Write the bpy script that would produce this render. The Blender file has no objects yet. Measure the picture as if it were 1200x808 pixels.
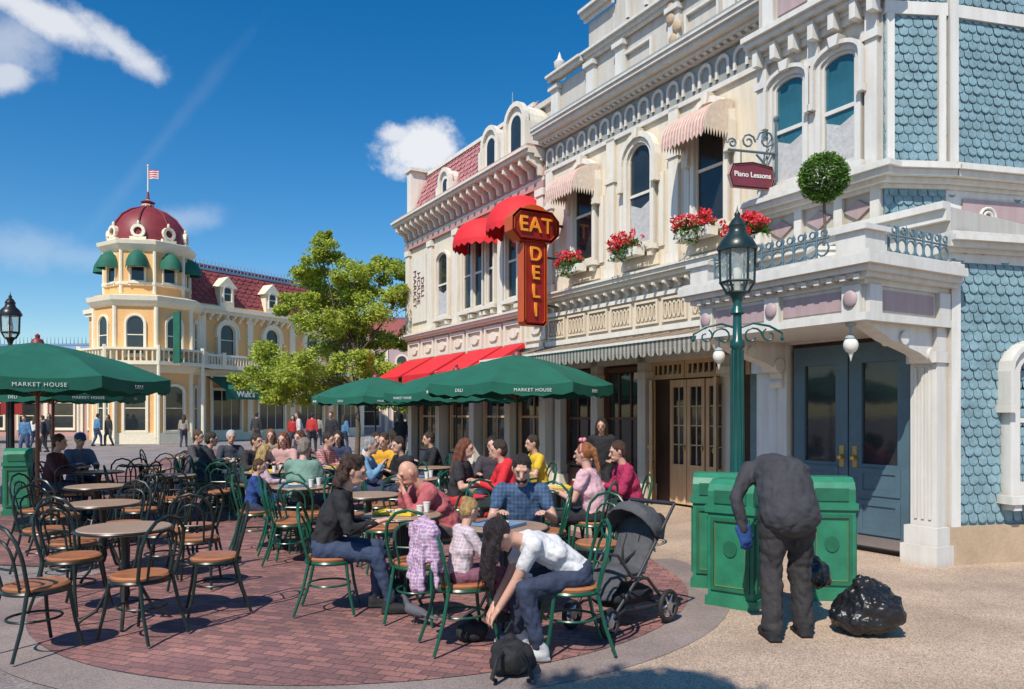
import bpy, math, random
from mathutils import Vector as V, Matrix
random.seed(7)
R=math.radians
sc=bpy.context.scene
COL=sc.collection
sc.view_settings.view_transform='Standard'
sc.view_settings.look='None'
sc.view_settings.exposure=0

# ---------------------------------------------------------------- materials
def nn(nt,t,**k):
    n=nt.nodes.new(t)
    for a,b in k.items():
        if a in n.inputs.keys(): n.inputs[a].default_value=b
        else: setattr(n,a,b)
    return n
def mat(name,c,rough=.6,var=.12,scale=5,bump=0.,bscale=40,metal=0,stretch=None,var2=.06):
    m=bpy.data.materials.new(name); m.use_nodes=True
    nt=m.node_tree; b=nt.nodes['Principled BSDF']; L=nt.links
    tc=nn(nt,'ShaderNodeTexCoord')
    src=tc.outputs['Object']
    if stretch:
        mp=nn(nt,'ShaderNodeMapping'); mp.inputs['Scale'].default_value=stretch
        L.new(src,mp.inputs['Vector']); src=mp.outputs[0]
    n1=nn(nt,'ShaderNodeTexNoise',Scale=scale,Detail=5.0); L.new(src,n1.inputs['Vector'])
    n2=nn(nt,'ShaderNodeTexNoise',Scale=scale*9,Detail=4.0); L.new(src,n2.inputs['Vector'])
    a=nn(nt,'ShaderNodeMapRange'); a.inputs[1].default_value=.3;a.inputs[2].default_value=.7
    a.inputs[3].default_value=1-var;a.inputs[4].default_value=1+var; L.new(n1.outputs[0],a.inputs[0])
    a2=nn(nt,'ShaderNodeMapRange'); a2.inputs[1].default_value=.3;a2.inputs[2].default_value=.7
    a2.inputs[3].default_value=1-var2;a2.inputs[4].default_value=1+var2; L.new(n2.outputs[0],a2.inputs[0])
    mu=nn(nt,'ShaderNodeMath',operation='MULTIPLY'); L.new(a.outputs[0],mu.inputs[0]);L.new(a2.outputs[0],mu.inputs[1])
    vm=nn(nt,'ShaderNodeVectorMath',operation='SCALE'); vm.inputs[0].default_value=c; L.new(mu.outputs[0],vm.inputs['Scale'])
    L.new(vm.outputs[0],b.inputs['Base Color'])
    b.inputs['Roughness'].default_value=rough; b.inputs['Metallic'].default_value=metal
    if bump:
        nb=nn(nt,'ShaderNodeTexNoise',Scale=bscale,Detail=4.0); L.new(src,nb.inputs['Vector'])
        bp=nn(nt,'ShaderNodeBump',Strength=bump,Distance=.02); L.new(nb.outputs[0],bp.inputs['Height']); L.new(bp.outputs[0],b.inputs['Normal'])
    return m
def paint(name,c,rough=.55,streak=.06):
    """painted woodwork: rain streaks, occlusion shade in corners mixed into the colour"""
    m=mat(name,c,rough,.035,1.2,.04,60,var2=.02); nt=m.node_tree; L=nt.links; b=nt.nodes['Principled BSDF']
    src=b.inputs['Base Color'].links[0].from_socket
    tc=nn(nt,'ShaderNodeTexCoord'); mp=nn(nt,'ShaderNodeMapping'); mp.inputs['Scale'].default_value=(7,7,.7); L.new(tc.outputs['Object'],mp.inputs[0])
    n=nn(nt,'ShaderNodeTexNoise',Scale=1.6,Detail=5.0); L.new(mp.outputs[0],n.inputs['Vector'])
    r1=ramp(nt,n.outputs[0],[(.35,(1-streak*1.6,1-streak*1.9,1-streak*2.3)),(.6,(1,1,1))])
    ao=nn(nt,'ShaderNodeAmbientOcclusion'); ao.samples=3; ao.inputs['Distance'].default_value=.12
    r2=ramp(nt,ao.outputs['AO'],[(.25,(.66,.60,.54)),(.85,(1,1,1))])  # corner shade from ambient occlusion, multiplied into the base colour below
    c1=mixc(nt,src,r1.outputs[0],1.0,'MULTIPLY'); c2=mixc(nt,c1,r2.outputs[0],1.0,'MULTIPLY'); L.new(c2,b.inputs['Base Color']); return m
def ramp(nt,fac,stops):
    r=nn(nt,'ShaderNodeValToRGB'); e=r.color_ramp.elements
    e[0].position=stops[0][0]; e[0].color=(*stops[0][1],1)
    e[1].position=stops[-1][0]; e[1].color=(*stops[-1][1],1)
    for p,c in stops[1:-1]:
        x=e.new(p); x.color=(*c,1)
    nt.links.new(fac,r.inputs[0]); return r
def mixc(nt,a,b,fac,mode='MIX'):
    m=nn(nt,'ShaderNodeMix'); m.data_type='RGBA'; m.blend_type=mode
    for i,x in ((0,fac),(6,a),(7,b)):
        if hasattr(x,'links') or hasattr(x,'is_linked'): nt.links.new(x,m.inputs[i])
        elif i==0: m.inputs[0].default_value=x
        else: m.inputs[i].default_value=(*x,1)
    return m.outputs[2]
def brick_mat():
    m=bpy.data.materials.new('brick_paving'); m.use_nodes=True; nt=m.node_tree;b=nt.nodes['Principled BSDF'];L=nt.links
    tc=nn(nt,'ShaderNodeTexCoord'); mp=nn(nt,'ShaderNodeMapping'); mp.inputs['Rotation'].default_value=(0,0,R(20)); L.new(tc.outputs['Object'],mp.inputs[0])
    br=nn(nt,'ShaderNodeTexBrick',Scale=1.0); br.offset=.5
    br.inputs['Mortar Size'].default_value=.005; br.inputs['Brick Width'].default_value=.17; br.inputs['Row Height'].default_value=.085
    br.inputs['Bias'].default_value=0.0; br.inputs['Mortar Smooth'].default_value=.2
    br.inputs['Color1'].default_value=(.36,.175,.15,1); br.inputs['Color2'].default_value=(.19,.10,.10,1); br.inputs['Mortar'].default_value=(.10,.08,.075,1)
    L.new(mp.outputs[0],br.inputs['Vector'])
    n=nn(nt,'ShaderNodeTexNoise',Scale=.7,Detail=6.0); L.new(tc.outputs['Object'],n.inputs['Vector'])
    rp=ramp(nt,n.outputs[0],[(.3,(.70,.68,.70)),(.7,(1.25,1.2,1.2))])
    c=mixc(nt,br.outputs['Color'],rp.outputs[0],1.0,'MULTIPLY')
    n2=nn(nt,'ShaderNodeTexNoise',Scale=60.0,Detail=3.0); L.new(tc.outputs['Object'],n2.inputs['Vector'])
    r2=ramp(nt,n2.outputs[0],[(.35,(.8,.8,.8)),(.65,(1.15,1.15,1.15))])
    c=mixc(nt,c,r2.outputs[0],1.0,'MULTIPLY')
    n3=nn(nt,'ShaderNodeTexVoronoi',Scale=5.0); L.new(tc.outputs['Object'],n3.inputs['Vector'])
    r3=ramp(nt,n3.outputs['Distance'],[(.0,(1,1,1)),(.045,(0,0,0))])
    mm=nn(nt,'ShaderNodeMath',operation='MULTIPLY'); L.new(r3.outputs[0],mm.inputs[0]); L.new(n.outputs[0],mm.inputs[1])
    c=mixc(nt,c,(.5,.45,.42),mm.outputs[0])
    L.new(c,b.inputs['Base Color']); b.inputs['Roughness'].default_value=.75
    bp=nn(nt,'ShaderNodeBump',Strength=.6,Distance=.01); inv=nn(nt,'ShaderNodeMath',operation='SUBTRACT'); inv.inputs[0].default_value=1; L.new(br.outputs['Fac'],inv.inputs[1]); L.new(inv.outputs[0],bp.inputs['Height']); L.new(bp.outputs[0],b.inputs['Normal'])
    return m
def aggregate(name,c1,c2,sc_=90,crack=True):
    m=bpy.data.materials.new(name); m.use_nodes=True; nt=m.node_tree;b=nt.nodes['Principled BSDF'];L=nt.links
    tc=nn(nt,'ShaderNodeTexCoord')
    v=nn(nt,'ShaderNodeTexVoronoi',Scale=float(sc_)); L.new(tc.outputs['Object'],v.inputs['Vector'])
    rp=ramp(nt,v.outputs['Color'],[(.1,c2),(.5,c1),(.9,tuple(min(1,x*1.35) for x in c1))])
    n=nn(nt,'ShaderNodeTexNoise',Scale=.9,Detail=7.0,Roughness=.6); L.new(tc.outputs['Object'],n.inputs['Vector'])
    r2=ramp(nt,n.outputs[0],[(.3,(.70,.69,.68)),(.7,(1.2,1.18,1.15))])
    c=mixc(nt,rp.outputs[0],r2.outputs[0],1.0,'MULTIPLY')
    n3=nn(nt,'ShaderNodeTexVoronoi',Scale=2.3); L.new(tc.outputs['Object'],n3.inputs['Vector'])
    r3=ramp(nt,n3.outputs['Distance'],[(.02,(1,1,1)),(.05,(0,0,0))])
    mm=nn(nt,'ShaderNodeMath',operation='MULTIPLY'); L.new(r3.outputs[0],mm.inputs[0]); mm.inputs[1].default_value=.5
    c=mixc(nt,c,(.07,.06,.055),mm.outputs[0])
    L.new(c,b.inputs['Base Color']); b.inputs['Roughness'].default_value=.85
    bp=nn(nt,'ShaderNodeBump',Strength=.25,Distance=.005); L.new(v.outputs['Distance'],bp.inputs['Height']); L.new(bp.outputs[0],b.inputs['Normal'])
    return m
def stripe_mat(name,c1,c2,freq,axis='X',rough=.8):
    m=bpy.data.materials.new(name); m.use_nodes=True; nt=m.node_tree;b=nt.nodes['Principled BSDF'];L=nt.links
    tc=nn(nt,'ShaderNodeTexCoord'); w=nn(nt,'ShaderNodeTexWave',Scale=float(freq)); w.bands_direction=axis; L.new(tc.outputs['Object'],w.inputs[0])
    rp=ramp(nt,w.outputs['Fac'],[(.45,c1),(.55,c2)]); 
    n=nn(nt,'ShaderNodeTexNoise',Scale=8.0,Detail=4.0); r2=ramp(nt,n.outputs[0],[(.3,(.85,.85,.85)),(.7,(1.1,1.1,1.1))])
    c=mixc(nt,rp.outputs[0],r2.outputs[0],1.0,'MULTIPLY')
    L.new(c,b.inputs['Base Color']); b.inputs['Roughness'].default_value=rough; return m
def plaid_mat(name,c1,c2,f):
    m=bpy.data.materials.new(name); m.use_nodes=True; nt=m.node_tree;b=nt.nodes['Principled BSDF'];L=nt.links
    tc=nn(nt,'ShaderNodeTexCoord'); prev=c1
    for ax in 'XZ':
        w=nn(nt,'ShaderNodeTexWave',Scale=float(f)); w.bands_direction=ax; L.new(tc.outputs['Object'],w.inputs[0])
        rp=ramp(nt,w.outputs['Fac'],[(.6,(0,0,0)),(.8,(.6,.6,.6))]); prev=mixc(nt,prev,c2,rp.outputs[0])
    L.new(prev,b.inputs['Base Color']); b.inputs['Roughness'].default_value=.85; return m
def leaf_mat(name,c1,c2,scale=2.5):
    m=bpy.data.materials.new(name); m.use_nodes=True; nt=m.node_tree;b=nt.nodes['Principled BSDF'];L=nt.links
    tc=nn(nt,'ShaderNodeTexCoord'); n=nn(nt,'ShaderNodeTexNoise',Scale=float(scale),Detail=3.0); L.new(tc.outputs['Object'],n.inputs['Vector'])
    n2=nn(nt,'ShaderNodeTexWhiteNoise'); mp=nn(nt,'ShaderNodeVectorMath',operation='SCALE'); mp.inputs['Scale'].default_value=12; sn=nn(nt,'ShaderNodeVectorMath',operation='FLOOR')
    L.new(tc.outputs['Object'],mp.inputs[0]); L.new(mp.outputs[0],sn.inputs[0]); L.new(sn.outputs[0],n2.inputs[0])
    ad=nn(nt,'ShaderNodeMath',operation='MULTIPLY_ADD'); L.new(n2.outputs['Value'],ad.inputs[0]); ad.inputs[1].default_value=.35; L.new(n.outputs[0],ad.inputs[2])
    rp=ramp(nt,ad.outputs[0],[(.4,c1),(.85,c2)]); L.new(rp.outputs[0],b.inputs['Base Color']); b.inputs['Roughness'].default_value=.6
    tr=nn(nt,'ShaderNodeBsdfTranslucent'); L.new(rp.outputs[0],tr.inputs[0]); mx=nn(nt,'ShaderNodeMixShader'); mx.inputs[0].default_value=.4
    out=nt.nodes['Material Output']; L.new(b.outputs[0],mx.inputs[1]); L.new(tr.outputs[0],mx.inputs[2]); L.new(mx.outputs[0],out.inputs[0]); return m

M={}
M['brick']=brick_mat()
M['agg']=aggregate('exposed_aggregate',(.48,.365,.28),(.25,.185,.14),120)
M['ringc']=aggregate('grey_concrete',(.29,.235,.22),(.19,.155,.145),160)
M['asph']=aggregate('asphalt',(.27,.235,.225),(.18,.155,.15),60)
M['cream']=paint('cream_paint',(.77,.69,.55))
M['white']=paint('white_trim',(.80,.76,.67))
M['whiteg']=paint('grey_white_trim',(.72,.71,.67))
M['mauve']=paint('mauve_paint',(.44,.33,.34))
M['bgrey']=mat('blue_grey_trim',(.28,.34,.36),.55,.1,2)
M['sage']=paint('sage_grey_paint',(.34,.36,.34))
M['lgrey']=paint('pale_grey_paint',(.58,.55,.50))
M['teal']=mat('teal_shingle',(.19,.305,.35),.6,.2,3,.2,30,var2=.15)
M['teald']=mat('teal_door',(.08,.14,.18),.4,.12,3)
M['tan']=mat('tan_stone',(.48,.36,.24),.7,.12,3,.3,20)
M['dwood']=mat('dark_wood',(.14,.055,.035),.4,.25,3,stretch=(6,6,.8))
M['twood']=mat('tan_wood',(.62,.43,.25),.4,.15,3,stretch=(6,6,.8))
M['seatw']=mat('seat_wood',(.38,.15,.065),.35,.2,8)
M['tabw']=mat('table_wood',(.38,.25,.17),.35,.15,4,stretch=(1,6,1))
M['chairg']=mat('chair_green',(.008,.085,.05),.3,.1,8)
M['chaird']=mat('chair_dark',(.010,.020,.017),.35,.1,8)
M['iron']=mat('black_iron',(.015,.017,.016),.35,.1,8)
M['ugreen']=mat('umbrella_fabric',(.006,.11,.07),.8,.12,3,.2,6)
M['lampg']=mat('lamp_green',(.008,.075,.07),.3,.15,6)
M['lampd']=mat('lantern_dark',(.012,.03,.03),.35,.15,6)
M['bing']=mat('bin_green',(.022,.19,.105),.5,.22,5,.06,30)
M['bind']=mat('bin_dark_panel',(.014,.13,.07),.5,.2,5)
M['gold']=mat('gold_trim',(.55,.38,.12),.35,.1,8,metal=.6)
M['dgold']=mat('dull_gold_line',(.22,.24,.09),.5,.1,8)
M['red']=mat('red_canvas',(.70,.02,.03),.75,.1,3,.1,10)
M['redp']=mat('red_paint',(.27,.014,.012),.4,.1,3)
M['orange']=mat('orange_letter',(.90,.32,.035),.4,.05,3)
M['orangef']=mat('orange_frame',(.55,.09,.015),.4,.1,3)
M['roofr']=mat('red_shingle',(.28,.065,.065),.7,.25,6,.2,20,var2=.2)
M['roofp']=mat('pink_shingle',(.46,.19,.19),.7,.25,6,.2,20,var2=.2)
M['dome']=mat('dome_red',(.22,.03,.035),.5,.15,3)
M['butter']=mat('butter_paint',(.80,.46,.18),.6,.06,.8)
M['ivory']=mat('ivory_trim',(.82,.74,.56),.55,.05,1)
M['lav']=mat('lavender_paint',(.50,.36,.38),.6,.06,.8)
M['bluep']=mat('blue_paint',(.17,.27,.40),.6,.1,.8)
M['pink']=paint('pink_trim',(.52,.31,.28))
M['greenaw']=mat('green_canvas',(.01,.12,.075),.75,.1,3)
M['leaf']=leaf_mat('leaf_olive',(.13,.21,.02),(.54,.62,.09))
M['leafd']=leaf_mat('leaf_dark',(.02,.07,.012),(.10,.20,.03),6)
M['flower']=mat('red_petals',(.65,.015,.03),.6,.25,20)
M['bark']=mat('bark',(.13,.10,.075),.9,.3,8,.6,20)
M['polew']=mat('pole_wood',(.20,.06,.03),.4,.2,4)
M['curtain']=mat('lace_curtain',(.5,.5,.5),.9,.15,15,.3,60)
M['stripe']=stripe_mat('striped_canvas',(.72,.60,.49),(.60,.31,.27),4.5)
M['marq']=stripe_mat('ribbed_metal',(.34,.26,.19),(.16,.13,.11),3.2)
M['maroon']=mat('maroon_sign',(.17,.03,.05),.4,.1,3)
M['black']=mat('black_fabric',(.014,.014,.016),.8,.2,6,.4,14)
M['blackpl']=mat('black_plastic',(.012,.012,.014),.34,.1,5,.9,11)
M['rubber']=mat('rubber',(.02,.02,.02),.7)
M['metal']=mat('steel',(.45,.45,.46),.3,.05,5,metal=.9)
M['dmetal']=mat('dark_metal',(.06,.06,.065),.35,.05,5,metal=.5)
M['greyf']=mat('grey_fabric',(.075,.077,.085),.85,.15,6,.4,25)
M['yellow']=mat('yellow_plastic',(.75,.55,.05),.4)
M['paper']=mat('white_paper',(.75,.74,.7),.6,.03)
M['iris']=mat('dark_eye',(.02,.015,.012),.2)
M['lip']=mat('lip',(.42,.14,.12),.5)
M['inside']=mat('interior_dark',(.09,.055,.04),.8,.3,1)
def glass(name,c,rough=.05,wob=.06,coat=.0):
    m=mat(name,c,rough,.35,1.2,wob,2.5); b=m.node_tree.nodes['Principled BSDF']
    b.inputs['Specular IOR Level'].default_value=.6; b.inputs['Coat Weight'].default_value=coat; return m
M['glass']=glass('window_glass',(.025,.032,.036))
M['glassb']=glass('window_glass_blue',(.035,.14,.18),coat=.4)
def clear(name):
    m=bpy.data.materials.new(name); m.use_nodes=True; nt=m.node_tree; L=nt.links; b=nt.nodes['Principled BSDF']
    b.inputs['Base Color'].default_value=(.75,.80,.76,1); b.inputs['Roughness'].default_value=.08
    n=nn(nt,'ShaderNodeTexNoise',Scale=14.0,Detail=4.0); r=ramp(nt,n.outputs[0],[(.35,(.16,.16,.16)),(.7,(.34,.34,.34))])
    t=nn(nt,'ShaderNodeBsdfTransparent'); t.inputs[0].default_value=(.93,.96,.94,1); mx=nn(nt,'ShaderNodeMixShader'); L.new(r.outputs[0],mx.inputs[0]); L.new(t.outputs[0],mx.inputs[1]); L.new(b.outputs[0],mx.inputs[2]); L.new(mx.outputs[0],nt.nodes['Material Output'].inputs[0]); return m
M['lglass']=clear('lantern_glass')
M['globe']=mat('milk_glass',(.75,.73,.66),.2,.03)
CM={}
def cloth(c,plaid=None):
    k=(c,plaid)
    if k not in CM:
        CM[k]=mat('cloth',c,.85,.14,7,.75,12) if not plaid else plaid_mat('plaid_cloth',c,plaid,9)
    return CM[k]
def skin(c=(.60,.34,.24)):
    k=('s',c)
    if k not in CM:
        m=mat('skin',c,.5,.06,9); m.node_tree.nodes['Principled BSDF'].inputs['Subsurface Weight'].default_value=.08
        m.node_tree.nodes['Principled BSDF'].inputs['Subsurface Radius'].default_value=(.02,.008,.004); CM[k]=m
    return CM[k]
def hairm(c):
    k=('h',c)
    if k not in CM: CM[k]=mat('hair',c,.5,.35,12,.9,50,stretch=(3,3,.5),var2=.3)
    return CM[k]

# ---------------------------------------------------------------- mesh builder
class MB:
    def __init__(s): s.v=[];s.f=[];s.m=[];s.k=0;s.T=None
    def add(s,vs,fs):
        o=len(s.v)
        for p in vs:
            p=V(p); s.v.append(s.T@p if s.T else p)
        for f in fs: s.f.append(tuple(o+i for i in f)); s.m.append(s.k)
        return s
    def box(s,x0,x1,y0,y1,z0,z1):
        return s.add([(x0,y0,z0),(x1,y0,z0),(x1,y1,z0),(x0,y1,z0),(x0,y0,z1),(x1,y0,z1),(x1,y1,z1),(x0,y1,z1)],
          [(0,3,2,1),(4,5,6,7),(0,1,5,4),(1,2,6,5),(2,3,7,6),(3,0,4,7)])
    def tube(s,pts,r,n=8,closed=False,cap=True):
        pts=[V(p) for p in pts]; N=len(pts); rs=r if isinstance(r,(list,tuple)) else [r]*N
        vs=[];prev=None
        for i,p in enumerate(pts):
            if closed: t=pts[(i+1)%N]-pts[i-1]
            else: t=pts[min(i+1,N-1)]-pts[max(i-1,0)]
            if t.length<1e-9: t=V((0,0,1))
            t.normalize()
            if prev is None:
                a=V((0,0,1)) if abs(t.z)<.9 else V((1,0,0)); u=t.cross(a).normalized()
            else:
                u=(prev-t*prev.dot(t)); u=u.normalized() if u.length>1e-6 else t.orthogonal().normalized()
            prev=u; w=t.cross(u)
            for j in range(n):
                a=2*math.pi*j/n; vs.append(p+(u*math.cos(a)+w*math.sin(a))*rs[i])
        fs=[]
        for i in range(N if closed else N-1):
            for j in range(n):
                a=i*n+j;b=i*n+(j+1)%n;c=((i+1)%N)*n+(j+1)%n;d=((i+1)%N)*n+j
                fs.append((a,b,c,d))
        if not closed and cap:
            fs.append(tuple(range(n-1,-1,-1))); fs.append(tuple((N-1)*n+j for j in range(n)))
        return s.add(vs,fs)
    def cyl(s,a,b,r0,r1=None,n=12): return s.tube([a,b],[r0,r0 if r1 is None else r1],n)
    def lathe(s,prof,c=(0,0,0),n=16,ph=0):
        c=V(c);vs=[];fs=[]
        for r,z in prof:
            for j in range(n):
                a=2*math.pi*j/n+ph; vs.append(c+V((r*math.cos(a),r*math.sin(a),z)))
        for i in range(len(prof)-1):
            for j in range(n): fs.append((i*n+j,i*n+(j+1)%n,(i+1)*n+(j+1)%n,(i+1)*n+j))
        if prof[0][0]>1e-4: fs.append(tuple(range(n-1,-1,-1)))
        if prof[-1][0]>1e-4: fs.append(tuple((len(prof)-1)*n+j for j in range(n)))
        return s.add(vs,fs)
    def ell(s,c,r,Rm=None,n=14,m=9):
        c=V(c);vs=[];fs=[]
        for i in range(m+1):
            th=math.pi*i/m
            for j in range(n):
                a=2*math.pi*j/n; p=V((r[0]*math.sin(th)*math.cos(a),r[1]*math.sin(th)*math.sin(a),-r[2]*math.cos(th)))
                vs.append(c+(Rm@p if Rm else p))
        for i in range(m):
            for j in range(n): fs.append((i*n+j,i*n+(j+1)%n,(i+1)*n+(j+1)%n,(i+1)*n+j))
        return s.add(vs,fs)
    def cap(s,p0,p1,r0,r1,side=None,k=1,n=14):
        p0=V(p0);p1=V(p1);t=(p1-p0); L=t.length; t=t.normalized() if L>1e-6 else V((0,0,1))
        u=V(side) if side is not None else t.orthogonal()
        u=u-t*u.dot(t); u=u.normalized() if u.length>1e-5 else t.orthogonal().normalized(); w=t.cross(u)
        vs=[];fs=[];rg=[]
        for i in range(5): a=math.pi/2*(1-i/4.0); rg.append((p0-t*r0*math.sin(a),r0*math.cos(a)))
        for i in range(5): a=math.pi/2*(i/4.0); rg.append((p1+t*r1*math.sin(a),r1*math.cos(a)))
        for c,r in rg:
            r=max(r,.0005)
            for j in range(n):
                a=2*math.pi*j/n; vs.append(c+u*(math.cos(a)*r*k)+w*(math.sin(a)*r))
        for i in range(len(rg)-1):
            for j in range(n): fs.append((i*n+j,i*n+(j+1)%n,(i+1)*n+(j+1)%n,(i+1)*n+j))
        fs.append(tuple(range(n-1,-1,-1))); fs.append(tuple((len(rg)-1)*n+j for j in range(n)))
        return s.add(vs,fs)
    def prism(s,poly,y0,y1):   # poly in xz, ccw seen from -y
        n=len(poly); vs=[(x,y0,z) for x,z in poly]+[(x,y1,z) for x,z in poly]
        fs=[tuple(range(n)),tuple(range(2*n-1,n-1,-1))]+[(i,i+n,(i+1)%n+n,(i+1)%n) for i in range(n)]
        return s.add(vs,fs)
    def prismx(s,poly,x0,x1):  # poly in yz
        n=len(poly); vs=[(x0,y,z) for y,z in poly]+[(x1,y,z) for y,z in poly]
        fs=[tuple(range(n)),tuple(range(2*n-1,n-1,-1))]+[(i,i+n,(i+1)%n+n,(i+1)%n) for i in range(n)]
        return s.add(vs,fs)
    def ring(s,out,inn,y0,y1,skip=None):
        n=len(out); vs=[(x,y0,z) for x,z in out]+[(x,y0,z) for x,z in inn]+[(x,y1,z) for x,z in out]+[(x,y1,z) for x,z in inn]
        fs=[]
        for i in range(n):
            if i==skip: continue
            j=(i+1)%n
            fs+= [(i,j,n+j,n+i),(i,2*n+i,2*n+j,j),(n+i,n+j,3*n+j,3*n+i)]
        return s.add(vs,fs)
    def leaves(s,c,r,n,size,shell=.5):
        c=V(c)
        for _ in range(n):
            d=V((random.gauss(0,1),random.gauss(0,1),random.gauss(0,1))).normalized()*(random.uniform(shell,1)**.7)
            p=c+V((d.x*r[0],d.y*r[1],d.z*r[2]))
            a=V((random.gauss(0,1),random.gauss(0,1),random.gauss(0,1))).normalized(); b=a.orthogonal().normalized()
            q=random.uniform(.6,1.2)*size; a=a*q; b=b*q*.55
            s.add([p-a,p-b*.9,p+a,p+b*.9],[(0,1,2,3)])
        return s
    def scales(s,o,ux,up,nr,w,h,tw,th,lift=.03):
        o=V(o);ux=V(ux).normalized();up=V(up).normalized();nr=V(nr).normalized()
        rows=int(h/th)+1; cols=int(w/tw)+1
        for i in range(rows):
            for j in range(cols+1):
                x=(j-(.5 if i%2 else 0))*tw+random.uniform(-.003,.003)
                if x<-tw*.5 or x>w: continue
                z=i*th; x0=max(x,0)+.004; x1=min(x+tw,w)-.004
                if x1-x0<.02: continue
                l=lift*random.uniform(.8,1.3)
                pts=[]
                cx=(x+tw/2)
                for q in range(7):
                    a=math.pi+math.pi*q/6; px=cx+tw*.49*math.cos(a); px=min(max(px,x0),x1)
                    pts.append(o+ux*px+up*(z+tw*.42*(1+math.sin(a)))+nr*l)
                pts+= [o+ux*x1+up*(z+th*1.5)+nr*.004,o+ux*x0+up*(z+th*1.5)+nr*.004]
                s.add(pts,[tuple(range(9))])
        return s
    def mesh(s,name,mats,smooth=False):
        me=bpy.data.meshes.new(name); me.from_pydata([tuple(p) for p in s.v],[],s.f)
        if not isinstance(mats,(list,tuple)): mats=[mats]
        for m in mats: me.materials.append(M[m] if isinstance(m,str) else m)
        if len(mats)>1: me.polygons.foreach_set('material_index',s.m)
        if smooth:
            me.polygons.foreach_set('use_smooth',[True]*len(me.polygons))
            try: me.set_sharp_from_angle(angle=R(40 if smooth is True else smooth))
            except Exception: pass
        me.update(); return me
    def obj(s,name,par=None,mats='white',smooth=False,loc=(0,0,0),rz=0,rot=None):
        return mkobj(name,s.mesh(name,mats,smooth),par,loc,rz,rot)
def mkobj(name,me,par=None,loc=(0,0,0),rz=0,rot=None):
    o=bpy.data.objects.new(name,me); COL.objects.link(o); o.location=loc
    o.rotation_euler=rot if rot else (0,0,rz)
    if par: o.parent=par
    return o
def tag(o,label,cat,group=None):
    o['label']=label; o['category']=cat
    if group: o['group']=group
    return o
def root(name,label,cat,loc=(0,0,0),rz=0,group=None,scale=1):
    o=mkobj(name,None,None,loc,rz); o.scale=(scale,)*3; o.empty_display_size=.2
    return tag(o,label,cat,group)
def copy_thing(r,loc,rz,label=None):
    n=r.copy(); COL.objects.link(n); n.location=loc; n.rotation_euler=(0,0,rz)
    if label: n['label']=label
    for c in list(r.children):
        a=c.copy(); COL.objects.link(a); a.parent=n
        for d in list(c.children):
            b=d.copy(); COL.objects.link(b); b.parent=a
    return n
def textmesh(t,size,ext=.004,mats='white',spacing=1.0,bold=.012):
    cu=bpy.data.curves.new('txt','FONT'); cu.body=t; cu.size=size; cu.extrude=ext; cu.align_x='CENTER'; cu.align_y='CENTER'; cu.offset=size*bold; cu.space_character=spacing
    o=bpy.data.objects.new('txt',cu); COL.objects.link(o); dg=bpy.context.evaluated_depsgraph_get()
    me=bpy.data.meshes.new_from_object(o.evaluated_get(dg)); bpy.data.objects.remove(o); 
    me.materials.clear(); me.materials.append(M[mats]); return me
def W(u,d): return ((u-600)/900*d,d)
def arch(w,h,rise,n=10,e=0,z=0):
    r=rise*w; pts=[(-w/2-e,z-e if e and z==0 else z),(w/2+e,z-e if e and z==0 else z)]
    for i in range(n+1):
        a=math.pi*i/n; pts.append(((w/2+e)*math.cos(a),h-r+(r+e)*math.sin(a) if rise>0 else h+e))
    return pts
def window(par,loc,w,h,rz=0,rise=.5,fw=.09,dep=.1,fm='white',gm='glass',sill=True,bars=(1,0),curtain=False,hood=0,hm=None,name='window'):
    g=MB().prism(arch(w,h,rise),-.012,-.002); win=g.obj(name,par,gm,False,loc,rz)
    f=MB().ring(arch(w,h,rise,e=fw),arch(w,h,rise),-dep,0)
    f.ring(arch(w,h,rise),arch(w-.08,h-.04,rise,z=.04),-.045,-.01)
    for i in range(bars[0]):
        z=h*(i+1)/(bars[0]+1); f.box(-w/2+.001,w/2-.001,-.04,-.013,z-.025,z+.025)
    for i in range(bars[1]):
        x=-w/2+w*(i+1)/(bars[1]+1); f.box(x-.018,x+.018,-.038,-.013,0,h*.98)
    f.obj('frame',win,fm)
    if hood:
        q=MB(); q.ring(arch(w,h,rise,e=fw+hood,z=h*.62),arch(w,h,rise,e=fw,z=h*.62),-dep-.05,0,skip=0)
        q.prism([(-.05,h+fw-.02),(.05,h+fw-.02),(.08,h+fw+hood+.06),(-.08,h+fw+hood+.06)],-dep-.09,0)
        q.box(-w/2-fw-hood-.02,-w/2-fw+.01,-dep-.07,0,h*.56,h*.62); q.box(w/2+fw-.01,w/2+fw+hood+.02,-dep-.07,0,h*.56,h*.62)
        q.obj('hood_moulding',win,hm or fm)
    if sill: MB().box(-w/2-fw-.06,w/2+fw+.06,-dep-.08,0,-.12-fw+.06,-.03-fw+.06).box(-w/2-fw,-w/2-fw+.1,-dep-.05,0,-.26,-.15).box(w/2+fw-.1,w/2+fw,-dep-.05,0,-.26,-.15).obj('sill',win,fm)
    if curtain: MB().prism([(-w/2+.05,.04),(w/2-.05,.04),(w/2-.05,h*.42),(0,h*.36),(-w/2+.05,h*.42)],-.02,-.013).obj('curtain',win,'curtain')
    return win
def cornice(mb,x0,x1,z,steps,ends=True):
    for p,h in steps:
        mb.box(x0-(p if ends else 0),x1+(p if ends else 0),-p,.05,z,z+h); z+=h
    return z
def brackets(mb,x0,x1,n,y,z0,z1,w=.09):
    for i in range(n):
        x=x0+(x1-x0)*i/(n-1); h=z1-z0
        mb.prismx([(0.0,z0),(-.35*y,z0+.03*h),(-.45*y,z0+.4*h),(-y,z0+.65*h),(-y,z1),(0.0,z1)],x-w/2,x+w/2)

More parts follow.
